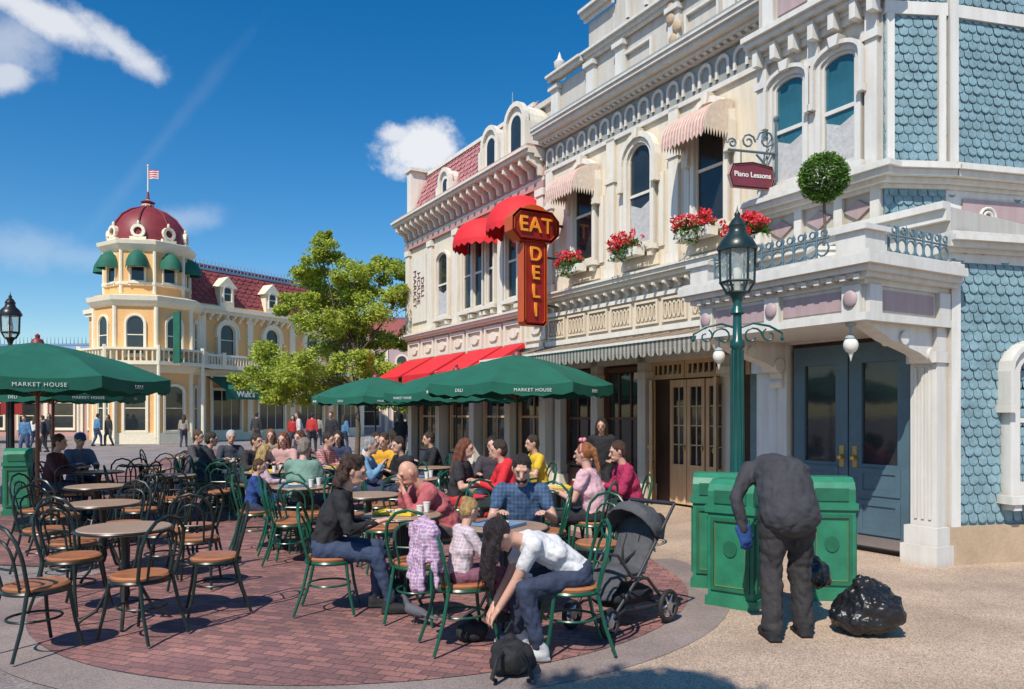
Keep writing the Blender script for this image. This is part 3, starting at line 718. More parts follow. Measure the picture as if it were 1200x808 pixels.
# hanging sign : local +x away from wall
xw,yw=LW(2.88,-.80)
S=root('hanging_sign','maroon hanging board reading Piano Lessons on an iron bracket','sign',(xw,yw,0),R(-165))
def sp(n=12,turn=1.4,r=.14,cx=0,cz=0,fl=1): return [(cx+fl*r*(1-t*.75)*math.cos(2*math.pi*turn*t),0,cz+r*(1-t*.75)*math.sin(2*math.pi*turn*t)) for t in [i/n for i in range(n+1)]]
k=MB(); k.tube([(-.1,0,5.15),(.72,0,5.15)],.018,8).tube([(-.05,0,4.6),(.06,0,4.9),(.3,0,5.12)],.014,8).tube(sp(cx=.15,cz=5.32),.013,6).tube(sp(cx=.42,cz=5.28,r=.11,fl=-1),.013,6).tube(sp(cx=.66,cz=5.24,r=.07),.013,6).tube([(.0,0,4.5),(0,0,5.6)],.02,8)
k.ell((0,0,5.62),(.03,.03,.05),n=8,m=6); k.cyl((.18,0,5.15),(.18,0,4.96),.008,n=6).cyl((.53,0,5.15),(.53,0,4.96),.008,n=6)
k.obj('bracket',S,mat('bracket_paint',(.08,.14,.17),.4),True)
bx_=[(.09,4.67),(.65,4.67),(.70,4.82),(.65,4.95),(.37,4.99),(.09,4.95),(.04,4.82)]
MB().prism(bx_,-.02,.02).obj('board',S,'maroon')
cxx,czz=.37,4.82
MB().ring([(cxx+(a-cxx)*1.06,czz+(b-czz)*1.1) for a,b in bx_],[(cxx+(a-cxx)*.97,czz+(b-czz)*.94) for a,b in bx_],-.03,.03).obj('frame',S,'pink')
for sy,rzz in ((1,R(180)),(-1,0)): mkobj('lettering',textmesh('Piano Lessons',.098,.003,'paper',1,.015),S,(.37,sy*.025,4.83),0,(R(90),0,rzz))
# topiary
tw=LW(4.25,-1.6)
T=root('topiary_tree','clipped ball topiary in a planter on the porch roof','topiary',(tw[0],tw[1],3.25))
MB().box(-.14,.14,-.14,.14,0,.24).box(-.16,.16,-.16,.16,.24,.28).obj('planter',T,'white')
MB().tube([(0,0,.25),(.015,.0,.55),(0,0,.95)],.018,8).obj('trunk',T,'bark')
MB().leaves((0,0,1.10),(.27,.27,.27),4200,.028,.7).leaves((0,0,1.10),(.29,.29,.29),500,.03,.9).obj('crown',T,leaf_mat('leaf_box',(.03,.10,.012),(.16,.30,.04),9))

# ================= far corner building with tower
F0=(-20.0,44,0); FZ=math.atan2(.832,.554)
F=root('building','butter-yellow victorian corner building with red-domed tower','building',F0,FZ)
MB().box(0,16,0,8,0,8.3).obj('wall',F,'butter')
c=MB()
for z in (3.9,7.7): c.box(-.2,16,-.3,8.1,z,z+.2); c.box(-.3,16,-.5,8.2,z+.2,z+.45)
c.box(-.1,16,-.12,0,0,.5)
brackets(c,.3,15.8,30,.45,7.3,7.7,.14)
for x in (.3,2.5,5.9,9.3,12.7,15.8): c.box(x-.2,x+.2,-.14,0,.5,7.7)
c.obj('cornice',F,'ivory')
c=MB(); c.box(0,16,-1.3,0,4.3,4.5); c.box(0,16,-1.32,-1.2,5.05,5.16); c.box(0,16,-1.3,-1.22,4.5,4.56)
for i in range(80): x=.1+i*.2; c.cyl((x,-1.26,4.55),(x,-1.26,5.08),.045,n=6)
for i in range(6): x=.2+i*2.9; c.box(x-.12,x+.12,-1.36,-1.14,4.45,5.28)
c.obj('balcony',F,'ivory')
for i in range(4):
    x=4.2+i*3.4
    window(F,(x,-.002,5.2),1.05,1.95,rise=.5,fw=.2,dep=.2,fm='ivory',bars=(1,0),gm='glass',hood=.1)
    window(F,(x,-.002,.6),2.0,2.5,rise=0,fw=.14,dep=.15,fm='ivory',bars=(0,2),name='shop_window',sill=False)
window(F,(1.6,-.002,.1),1.0,2.9,rise=.3,fw=.12,dep=.15,fm='ivory',bars=(1,1),name='shop_door',sill=False)
for x in (4.2,11.0):
    a=MB(); a.prismx([(0,4.0),(-1.9,3.1),(-1.9,2.5),(-1.88,2.5),(-1.85,3.05),(0,3.9)],x-1.4,x+1.4); ao=a.obj('shop_awning',F,'greenaw')
    mkobj('lettering',textmesh('W',.9,.01,'paper'),ao,(x,-1.12,3.48),0,(R(25),0,0)); mkobj('lettering',textmesh("Walt's",.5,.01,'paper'),ao,(x,-1.92,2.8),0,(R(90),0,0))
ro=MB(); ro.prismx([(.1,8.15),(1.0,10.5),(7,10.5),(7.9,8.15)],.5,16); ro.obj('roof',F,'roofr')
ro=MB(); ro.scales((.5,.09,8.2),(1,0,0),(0,.9,2.35),(0,-2.35,.9),15.3,2.4,.5,.3,.05); ro.obj('roof_shingles',F,'roofr')
c=MB(); c.box(.4,16,.9,7.1,10.5,10.65)
for i in range(57): x=.6+i*.27; c.tube([(x,1,10.6),(x,1,11.1),(x,1,11.25)],[.04,.04,.0],4)
c.tube([(.5,1,10.85),(16,1,10.85)],.03,4); c.obj('roof_railing',F,'bluep')
for i in range(4):
    x=4.2+i*3.4; d=MB(); d.prism([(px+x,pz) for px,pz in arch(1.0,9.8,.5,z=8.2)],-.1,2)
    d.prism([(x-.7,9.4),(x+.7,9.4),(x,10.1)],-.2,1.8); do=d.obj('dormer',F,'ivory'); window(do,(x,-.11,8.55),.55,.95,rise=.5,fw=.08,sill=False,fm='ivory')
MB().box(-.9,-.8,-3.0,-2.4,4.4,7.2).obj('banner',F,'greenaw')
tc_=(-.3,1.0,0); ph=R(22.5)
t=MB(); t.lathe([(2.75,0),(2.75,8.2)],tc_,8,ph); t.obj('tower_base',F,'butter')
t=MB(); t.lathe([(2.25,8.2),(2.25,11.0)],tc_,8,ph); t.obj('tower_wall',F,'butter')
t=MB()
for pr in ([(2.9,3.9),(3.1,4.1),(3.1,4.4),(2.8,4.4)],[(2.8,7.5),(2.95,7.6),(3.1,7.8),(3.15,8.05),(2.3,8.25)],[(2.3,10.6),(2.4,10.7),(2.6,10.95),(2.65,11.15),(2.1,11.3)],[(2.76,0.),(2.85,.0),(2.85,.6),(2.76,.6)],[(2.3,8.7),(2.38,8.75),(2.38,8.9),(2.3,8.9)]): t.lathe([(0.01,pr[0][1])]+pr+[(.01,pr[-1][1])],tc_,8,ph)
for q in range(8):
    a=ph+q*math.pi/4; t.cyl((tc_[0]+2.25*math.cos(a),tc_[1]+2.25*math.sin(a),8.2),(tc_[0]+2.25*math.cos(a),tc_[1]+2.25*math.sin(a),10.7),.10,n=8)
    t.cyl((tc_[0]+2.75*math.cos(a),tc_[1]+2.75*math.sin(a),.3),(tc_[0]+2.75*math.cos(a),tc_[1]+2.75*math.sin(a),7.7),.12,n=8)
t.obj('tower_cornice',F,'ivory')
DS=.95
dz=lambda z: 11.3+(z-12.3)*DS
t=MB(); t.lathe([(2.05,dz(12.3)),(2.05,dz(12.7)),(1.9,dz(13.3)),(1.5,dz(13.9)),(1.0,dz(14.3)),(.5,dz(14.55)),(.35,dz(14.6)),(.3,dz(14.85)),(.4,dz(14.95)),(.1,dz(15.1)),(.05,dz(15.6))],tc_,16); 
for q in range(8):
    a=q*math.pi/4; t.tube([(tc_[0]+rr_*math.cos(a),tc_[1]+rr_*math.sin(a),dz(z)) for rr_,z in ((2.07,12.5),(1.92,13.35),(1.52,13.95),(1.0,14.35),(.4,14.6))],.05,6)
t.obj('dome',F,'dome',True)
for q in range(8):
    t=MB()
    a=q*math.pi/4; p_=V((tc_[0]+2.02*math.cos(a),tc_[1]+2.02*math.sin(a),11.3))
    t.T=Matrix.Translation(p_)@Matrix.Rotation(a+R(90),4,'Z'); t.ring([(.38*math.cos(x_),.42+.38*math.sin(x_)) for x_ in [2*math.pi*i/12 for i in range(12)]],[(.22*math.cos(x_),.42+.22*math.sin(x_)) for x_ in [2*math.pi*i/12 for i in range(12)]],-.12,.3); t.box(-.42,.42,-.12,.3,-.05,.1); t.ell((0,0,.88),(.08,.08,.15),n=6,m=4)
    t.obj('dome_dormer',F,'ivory')
t=MB(); t.lathe([(.33,dz(14.6)),(.33,dz(14.8)),(.15,dz(14.9)),(.12,dz(15.1)),(.0,dz(15.2))],tc_,10); t.obj('dome_lantern',F,'ivory')
for q in range(8):
    a=q*math.pi/4; rz=a+R(90)
    d0=2.25*math.cos(math.pi/8)
    window(F,(tc_[0]+d0*math.cos(a),tc_[1]+d0*math.sin(a),8.95),.72,1.6,rz,rise=.5,fw=.08,fm='ivory')
    d1=2.75*math.cos(math.pi/8)
    window(F,(tc_[0]+d1*math.cos(a),tc_[1]+d1*math.sin(a),4.9),.9,2.1,rz,rise=.5,fw=.11,fm='ivory')
    window(F,(tc_[0]+d1*math.cos(a),tc_[1]+d1*math.sin(a),.7),1.1,2.5,rz,rise=.3,fw=.11,fm='ivory',sill=False)
    if q in (3,4,5,6,7):
        a_=MB(); a_.T=Matrix.Translation(V((tc_[0]+d0*math.cos(a),tc_[1]+d0*math.sin(a),9.65)))@Matrix.Rotation(rz,4,'Z')
        vs=[];fs=[]
        for i in range(5):
            th=math.pi/2*i/4
            for j in range(9): ph_=math.pi*j/8; vs.append((-.6*math.cos(ph_)*math.cos(th),-.05-.8*math.sin(ph_)*math.cos(th),1.0*math.sin(th)))
        for i in range(4):
            for j in range(8): n_=i*9+j; fs.append((n_,n_+1,n_+10,n_+9))
        a_.add(vs,fs); a_.obj('window_awning',F,'greenaw',True)
t=MB(); t.lathe([(2.7,4.3),(3.6,4.3),(3.6,4.5),(2.7,4.5)],tc_,8,ph); t.lathe([(3.45,5.1),(3.6,5.1),(3.6,5.22),(3.45,5.22)],tc_,8,ph)
for q in range(8):
    a0=ph+q*math.pi/4;a1=a0+math.pi/4
    for i in range(9):
        f=i/9; x=tc_[0]+3.5*(math.cos(a0)*(1-f)+math.cos(a1)*f); y=tc_[1]+3.5*(math.sin(a0)*(1-f)+math.sin(a1)*f); rr_=.11 if i==0 else .05
        t.cyl((x,y,4.5),(x,y,5.35 if i==0 else 5.12),rr_,n=6)
        if i==0: t.cyl((x,y,0),(x,y,4.3),.09,n=8)
t.obj('tower_balcony',F,'ivory')
fx=F0[0]+math.cos(FZ)*tc_[0]-math.sin(FZ)*tc_[1]; fy=F0[1]+math.sin(FZ)*tc_[0]+math.cos(FZ)*tc_[1]
fl=root('flag','small red and white flag on a thin pole above a dome','flag',(fx,fy,14.3))
MB().cyl((0,0,0),(0,0,1.6),.04).ell((0,0,1.65),(.07,.07,.07),n=8,m=5).obj('flagpole',fl,'ivory')
g=MB()
for i in range(6): g.add([(i*.1,.04*math.sin(i*1.5),.9),((i+1)*.1,.04*math.sin((i+1)*1.5),.9),((i+1)*.1,.04*math.sin((i+1)*1.5),1.4),(i*.1,.04*math.sin(i*1.5),1.4)],[(0,1,2,3)])
g.obj('flag_cloth',fl,stripe_mat('flag_stripes',(.55,.03,.04),(.75,.72,.7),2.5,'Z'))

def farb(x,y,rz,w,d,h,wm,rm,lab,nw,tm='ivory',roofh=1.8,rail=True):
    b=root('building',lab,'building',(x,y,0),rz)
    MB().box(0,w,0,d,0,h).obj('wall',b,wm)
    c=MB(); 
    for z in (h*.45,h-.3): c.box(-.1,w+.1,-.3,0,z,z+.35)
    for i in range(nw+1): xx=w*i/nw; c.box(xx-.15,xx+.15,-.12,0,0,h-.3)
    brackets(c,.2,w-.2,nw*4,.3,h-.7,h-.3,.15); c.obj('cornice',b,tm)
    ro=MB(); ro.prismx([(0,h+.05),(.9,h+roofh),(d-.9,h+roofh),(d,h+.05)],0,w); ro.obj('roof',b,rm)
    c=MB(); c.box(.1,w-.1,.85,d-.8,h+roofh,h+roofh+.15)
    for i in range(int(w/.3)): c.tube([(.1+i*.3,.95,h+roofh+.1),(.1+i*.3,.95,h+roofh+.65)],[.04,.01],4)
    c.obj('roof_railing',b,'bluep')
    for i in range(nw):
        xx=w*(i+.5)/nw; window(b,(xx,-.002,h*.55),.9,h*.26,rise=.5,fw=.14,fm=tm); window(b,(xx,-.002,.6),1.5,h*.3,rise=0,fw=.14,fm=tm,sill=False,name='shop_window')
    return b
farb(-13.5,66,R(8),16,10,8.2,'lav','roofr','lavender and pink victorian shop building',6)
farb(-44,56,R(-5),16,10,6.0,'pink','bluep','pink shop building with blue-grey roof and cresting',6,'ivory',.6)
farb(-47,45,R(30),9,10,4.9,'butter','roofr','low tan shop building with red roof',4,'ivory',.8)

# ================= tree
def tree(loc,cl,trunkpts,name='tree',lab='',dens=1.0,leaf='leaf',sz=.075,tr0=.13):
    t=root('tree',lab,'tree',loc)
    tr=MB(); tr.tube(trunkpts,[tr0,tr0*.85,tr0*.75,tr0*.65][:len(trunkpts)],10); top=V(trunkpts[-1])
    lv=MB()
    for (x,y,z,rx,rz) in cl:
        c=V((x,y,z)); mid=top*.5+c*.5+V((random.uniform(-.2,.2),random.uniform(-.2,.2),-.2))
        st=V(trunkpts[-1]) if z>3.4 else V(trunkpts[-2])
        k=tr0/.13
        tr.tube([st,st*.6+mid*.4+V((0,0,.05)),mid,(mid+c)/2+V((0,0,.06)),c],[.05*k,.042*k,.032*k,.02*k,.01*k],7)
        for _ in range(8):
            e=c+V((random.uniform(-1,1)*rx,random.uniform(-1,1)*rx,random.uniform(-.6,.9)*rz)); tr.tube([c-(c-mid)*.4,(c+e)/2,e],[.014,.01,.004],5)
            lv.leaves(e,(rx*.5,rx*.5,rz*.42),int(180*dens),sz,.1)
        lv.leaves(c,(rx*1.05,rx*1.05,rz*.95),int(420*dens*rx/.8),sz,.2)
    tr.obj('trunk',t,'bark',True); lv.obj('crown',t,leaf)
    return t
d=24; tx=(418-600)/900*d
cl=[]
for (u,v,rp,dy) in ((378,300,20,0),(360,325,22,.5),(412,320,24,-.4),(450,320,24,.4),(482,322,14,0),(400,350,28,.8),(350,358,20,-.5),(370,382,26,-.8),(318,420,26,.2),(345,432,30,-.9),(440,364,28,-.6),(474,398,20,.4),(306,448,22,.6),(434,405,24,.9),(388,408,28,.9),(460,438,16,-.5),(378,448,24,.4),(382,278,8,.1),(345,462,22,-.3),(410,430,22,-.8),(425,345,22,0),(364,352,16,.9),(470,345,16,-.4),(320,465,16,.2),(408,385,22,.2)):
    x=(u-600)/900*(d+dy)-tx; z=1.65+(485-v)/900*(d+dy); rr_=rp*d/900*1.05; cl.append((x,dy,z,rr_,rr_*.7))
tree((tx,d,0),cl,[(0,0,0),(.05,0,1.2),(-.03,.03,2.4),(.04,0,3.4)],lab='spring tree with yellow-green leaves on spreading branches',sz=.06,dens=1.3,tr0=.09)
cl=[(random.uniform(-2,2),random.uniform(-1.5,1.5),random.uniform(2.5,5.0),1.1,.9) for _ in range(12)]
tree((-31,42,0),cl,[(0,0,0),(0,0,1.5),(.1,0,2.5),(0,0,3.2)],lab='dense dark green street tree beside a shop',leaf='leafd',sz=.16,dens=.5)
cl=[(random.uniform(-1.4,1.4),random.uniform(-1.2,1.2),random.uniform(2.2,4.6),.9,.7) for _ in range(9)]
tree((-6.6,44,0),cl,[(0,0,0),(0,0,1.2),(.1,0,2.2),(0,0,3.0)],lab='young green street tree near the far shops',sz=.13,dens=.6)
cl=[(x_+random.uniform(-.2,.2),y_,z_,.55,.4) for x_,y_,z_ in ((0,-.2,6.3),(.7,-.1,6.4),(-.7,-.2,6.2),(.3,.2,6.8),(1.3,0,6.2),(-.4,.2,6.8),(2.3,-.3,6.3))]
tree((-1.5,-1.2,0),cl,[(0,0,0),(0,0,2),(.05,0,4),(0,0,5.4)],lab='slender unseen tree added behind the camera to shade the paving',sz=.1,dens=.55)  # added out of view, meant to cast shade on the near paving

# ================= lamps
def lantern_post(loc,H,m,lab,arms=True,rz=0,lm='lampd'):
    r_=root('street_lamp',lab,'street lamp',loc,rz,'victorian street lamps')
    hz=H-1.05
    p=MB(); p.lathe([(.2,0),(.2,.1),(.16,.14),(.17,.3),(.12,.36),(.13,.6),(.09,.68),(.075,.9),(.085,.93),(.075,.96),(.06,1.0),(.052,hz-.35),(.07,hz-.33),(.07,hz-.28),(.045,hz-.25),(.04,hz-.02),(.07,hz),(.05,hz+.05),(.035,hz+.08),(.06,hz+.16),(.1,hz+.2)],(0,0,0),16)
    for q in range(8):
        a=q*math.pi/4; p.cyl((.062*math.cos(a),.062*math.sin(a),1.0),(.054*math.cos(a),.054*math.sin(a),hz-.36),.009,n=5)
    p.obj('post',r_,m,50)
    if arms:
        for s_ in (-1,1):
            k=MB()
            k.tube([(0,0,hz-.15),(s_*.15,0,hz-.1),(s_*.3,0,hz-.13),(s_*.42,0,hz-.2)],.012,6)
            k.tube([(s_*(.14)+s_*.1*(1-t*.7)*math.cos(6*t),0,hz-.23+.1*(1-t*.7)*math.sin(6*t)) for t in [i/12 for i in range(13)]],.01,6)
            k.tube([(s_*(.3)+s_*.07*(1-t*.7)*math.cos(6*t+2),0,hz-.22+.07*(1-t*.7)*math.sin(6*t+2)) for t in [i/12 for i in range(13)]],.009,6)
            k.tube([(s_*.42,0,hz-.2),(s_*.42,0,hz-.24)],.008,6); k.ell((s_*.42,0,hz-.25),(.02,.02,.025),n=6,m=5)
            k.obj('arm',r_,m,True)
    b=hz+.2
    MB().lathe([(.10,b),(.155,b+.1),(.165,b+.42)],(0,0,0),6).obj('lantern_glass',r_,'lglass')
    f=MB()
    for q in range(6):
        a=q*math.pi/3; f.tube([(.10*math.cos(a),.10*math.sin(a),b),(.16*math.cos(a),.16*math.sin(a),b+.1),(.17*math.cos(a),.17*math.sin(a),b+.42)],.013,6)
    for rr_,z in ((.105,b),(.172,b+.42),(.162,b+.1)): f.tube([(rr_*math.cos(q*math.pi/3),rr_*math.sin(q*math.pi/3),z) for q in range(6)],.014,6,True)
    f.lathe([(.19,b+.41),(.195,b+.44),(.15,b+.52),(.09,b+.58),(.08,b+.63),(.09,b+.65),(.055,b+.71),(.025,b+.74),(.03,b+.77),(.01,b+.8),(.0,b+.86)],(0,0,0),12)
    f.obj('lantern_frame',r_,lm,50)
    MB().lathe([(.03,b+.02),(.035,b+.1),(.05,b+.2),(.03,b+.34),(.02,b+.38)],(0,0,0),10).obj('mantle',r_,'globe',True)
    return r_
lantern_post((2.2,7.5,0),3.68,'lampg','green cast-iron street lamp with glass lantern beside litter bins',rz=R(-10))
lantern_post((*W(12,14.2),0),3.9,'iron','black cast-iron street lamp with glass lantern near umbrellas',arms=False,lm='iron')
lantern_post((*W(398,29),0),3.9,'iron','black cast-iron street lamp beside the spring tree',arms=False,lm='iron')

# ================= umbrellas
TM=textmesh('MARKET HOUSE',.072,.0015,'paper',1.15,0); TD=textmesh('DELI',.072,.0015,'paper',1.15,0)
def umbrella(x,y,rad,top,rz,pole='iron',lab='dark green market umbrella with white lettering on its valance'):
    r_=root('patio_umbrella',lab,'umbrella',(x,y,0),rz,'green cafe umbrellas')
    ez=top-.52; val=.15
    c=MB(); n=8; rows=[(0.04,top),(.3*rad,top-.1),(.65*rad,top-.27),(rad,ez)]
    P=[]
    for rr_,z in rows:
        for q in range(n*4):
            a=2*math.pi*q/(n*4); f=(q%4)/4; w_=math.cos(math.pi/8)/math.cos((f-.5)*math.pi/4)
            sag=(.055*rr_/rad)*math.sin(math.pi*f)
            P.append((rr_*w_*math.cos(a),rr_*w_*math.sin(a),z-sag))
    N=n*4; fs=[]
    for i in range(3):
        for q in range(N): fs.append((i*N+q,(i+1)*N+q,(i+1)*N+(q+1)%N,i*N+(q+1)%N))
    c.add(P,fs)
    for q in range(N):
        p1=V(P[3*N+q]);p2=V(P[3*N+(q+1)%N]); zz_=V((0,0,val)); c.add([p1,p2,p2-zz_,(p1+p2)/2-zz_-V((0,0,.03)),p1-zz_],[(4,3,2,1,0)])
    c.obj('canopy',r_,'ugreen',25)
    p=MB(); p.cyl((0,0,.02),(0,0,top-.02),.028 if pole!='iron' else .022,n=12); p.obj('pole',r_,'polew' if pole!='iron' else 'chaird')
    b=MB(); b.lathe([(.3,0.012),(.3,.06),(.1,.1),(.06,.3),(.04,.32)],(0,0,0),18); b.obj('base',r_,'iron',True)
    for q in range(8):
        k=MB()
        a=q*math.pi/4; k.tube([(.04*math.cos(a),.04*math.sin(a),top-.05),(rad*.9*math.cos(a),rad*.9*math.sin(a),ez+.02)],.009,5); k.tube([(.03*math.cos(a),.03*math.sin(a),top-.75),(rad*.5*math.cos(a),rad*.5*math.sin(a),top-.27)],.008,5)
        k.obj('rib',r_,'polew')
    f=MB(); f.lathe([(.09,top-.01),(.07,top+.04),(.03,top+.06),(.035,top+.1),(0,top+.13)],(0,0,0),10); f.obj('finial',r_,'dome',True)
    rm=rad*math.cos(math.pi/8)
    for q in range(8):
        a=(q+.5)*math.pi/4; mkobj('lettering',TM if q%2==0 else TD,r_,((rm+.012)*math.cos(a),(rm+.012)*math.sin(a),ez-.13),0,(R(90),0,a+R(90)))
    return r_
umbrella(*W(44,10.9),1.78,2.66,R(10),'wood','dark green market umbrella on a reddish wooden pole')
umbrella(*W(62,15.5),1.7,2.6,R(30),'wood','dark green market umbrella on a reddish wooden pole')
umbrella(*W(606,13.2),1.65,2.66,R(-14)); umbrella(*W(535,17.0),1.65,2.62,R(25)); umbrella(*W(440,19.8),1.65,2.6,R(0)); umbrella(*W(490,22.5),1.65,2.6,R(0))

# ================= chairs and tables
def make_chair(fm,lab):
    r_=root('bistro_chair',lab,'chair',(0,0,0),0,'bentwood-style cafe chairs')
    MB().lathe([(0,.435),(.17,.44),(.2,.445),(.205,.462),(.19,.475),(.1,.468),(0,.465)],(0,0,0),20).obj('seat',r_,'seatw',True)
    MB().tube([(.2*math.cos(a),.2*math.sin(a),.43) for a in [2*math.pi*i/20 for i in range(20)]],.016,6,True).obj('seat_rim',r_,fm,True)
    for sx in (-1,1):
        MB().tube([(sx*.14,.14,.43),(sx*.165,.17,.2),(sx*.185,.21,0.014)],[.014,.013,.012],7).obj('leg',r_,fm,True)
        MB().tube([(sx*.15,-.15,.45),(sx*.17,-.2,.22),(sx*.19,-.27,0.014)],[.014,.013,.012],7).obj('leg',r_,fm,True)
    MB().tube([(.165*math.cos(a),.17*math.sin(a)-.015,.24) for a in [2*math.pi*i/20 for i in range(20)]],.009,6,True).obj('stretcher',r_,fm,True)
    b=MB()
    def hoop(w,h,z0,y0): 
        pts=[]
        for i in range(15):
            t=i/14; 
            if t<.3: x=-w; z=z0+(h-w-z0)*(t/.3)
            elif t>.7: x=w; z=z0+(h-w-z0)*((1-t)/.3)
            else: a=math.pi*(1-(t-.3)/.4); x=w*math.cos(a); z=h-w+w*math.sin(a)
            x*=(.86+.14*min(1,(z-z0)/.2)); pts.append((x,y0-(z-z0)*.24,z))
        return pts
    b.tube(hoop(.195,.90,.44,-.15),.0135,7); b.tube(hoop(.115,.80,.44,-.165),.010,7)
    b.tube([(-.115,-.205,.60),(0,-.215,.6),(.115,-.205,.60)],.008,6)
    b.obj('backrest',r_,fm,True)
    return r_
CG=make_chair('chairg','green metal bistro chair with a round brown wooden seat'); CD=make_chair('chaird','dark green metal bistro chair with a round brown wooden seat')
used={id(CG):0,id(CD):0}
def chair(x,y,h,kind='g',lab=None):
    t=CG if kind=='g' else CD
    if not used[id(t)]:
        used[id(t)]=1; t.location=(x,y,0.012); t.rotation_euler=(0,0,R(h-90)); return t
    return copy_thing(t,(x,y,.012),R(h-90),lab)
TB=root('bistro_table','round wooden cafe table on a black iron pedestal','table',(-3.05,6.05,.012),0,'round cafe tables')
MB().lathe([(0,.715),(.34,.715),(.345,.735),(.335,.748),(0,.75)],(0,0,0),32).obj('table_top',TB,'tabw',True)
MB().tube([(.347*math.cos(a),.347*math.sin(a),.73) for a in [2*math.pi*i/32 for i in range(32)]],.012,6,True).obj('rim',TB,'chaird',True)
k=MB(); k.lathe([(.12,.712),(.04,.69),(.028,.6),(.025,.4),(.045,.36),(.03,.3),(.04,.22),(.02,.15)],(0,0,0),12)
k.obj('pedestal',TB,'iron',True)
for q in range(4):
    a=q*math.pi/2+.4; MB().tube([(rr_*math.cos(a),rr_*math.sin(a),z) for rr_,z in ((.02,.3),(.09,.33),(.14,.22),(.2,.1),(.29,.05),(.33,.012))],.014,6).obj('leg',TB,'iron',True)
def table(x,y,lab=None): return copy_thing(TB,(x,y,.012),random.uniform(0,3),lab)
def around(tx,ty,angs,kind='d',rad=.58):
    for a in angs:
        a2=a+random.uniform(-8,8); q=rad+random.uniform(-.04,.1); chair(tx+q*math.cos(R(a2)),ty+q*math.sin(R(a2)),a2+180+random.uniform(-15,15),kind)
chair(-3.28,5.3,62,'d'); chair(-2.72,5.62,160,'d'); chair(-2.46,6.35,205,'d'); chair(-3.62,6.35,-15,'d')
for (x,y,an) in ((-4.1,7.7,(175,-5,-85,95)),(-5.15,9.5,(180,5,260,80)),(-6.4,11.9,(190,0,270,80))):
    table(x,y); around(x,y,an)
chair(-3.35,8.1,150,'d'); chair(-3.0,7.3,100,'d')
table(*W(200,11.2)); around(*W(200,11.2),(200,300,40))
table(*W(165,13.5)); around(*W(165,13.5),(180,280,0,90))
table(*W(215,16)); around(*W(215,16),(200,300,40,100))

# ================= people
TEX=bpy.data.textures.new('cloud_disp','CLOUDS'); TEX.noise_scale=.11
TEXH=bpy.data.textures.new('hair_disp','CLOUDS'); TEXH.noise_scale=.03
TEXW=bpy.data.textures.new('wrinkle_disp','CLOUDS'); TEXW.noise_scale=.12; TEXW.noise_type='HARD_NOISE'; TEXW.noise_depth=1
def blob(mb,name,par,m,vox,it=3,disp=0,tex=None,loc=(0,0,0)):
    o=mb.obj(name,par,m,False,loc)
    a=o.modifiers.new('r','REMESH'); a.mode='VOXEL'; a.voxel_size=vox; a.use_smooth_shade=True
    if it: s_=o.modifiers.new('s','SMOOTH'); s_.factor=.5; s_.iterations=it
    if disp: d_=o.modifiers.new('d','DISPLACE'); d_.texture=tex or TEX; d_.strength=disp; d_.mid_level=.5
    return o
def ik(a,b,l1,l2,pole):
    d=b-a; L=min(d.length,(l1+l2)*.998); dn=d.normalized(); b=a+dn*L
    ca=max(-1,min(1,(l1*l1+L*L-l2*l2)/(2*l1*L))); sa=math.sqrt(1-ca*ca)
    pp=pole-dn*pole.dot(dn); pp=pp.normalized() if pp.length>1e-5 else dn.orthogonal().normalized()
    return a+dn*l1*ca+pp*l1*sa,b
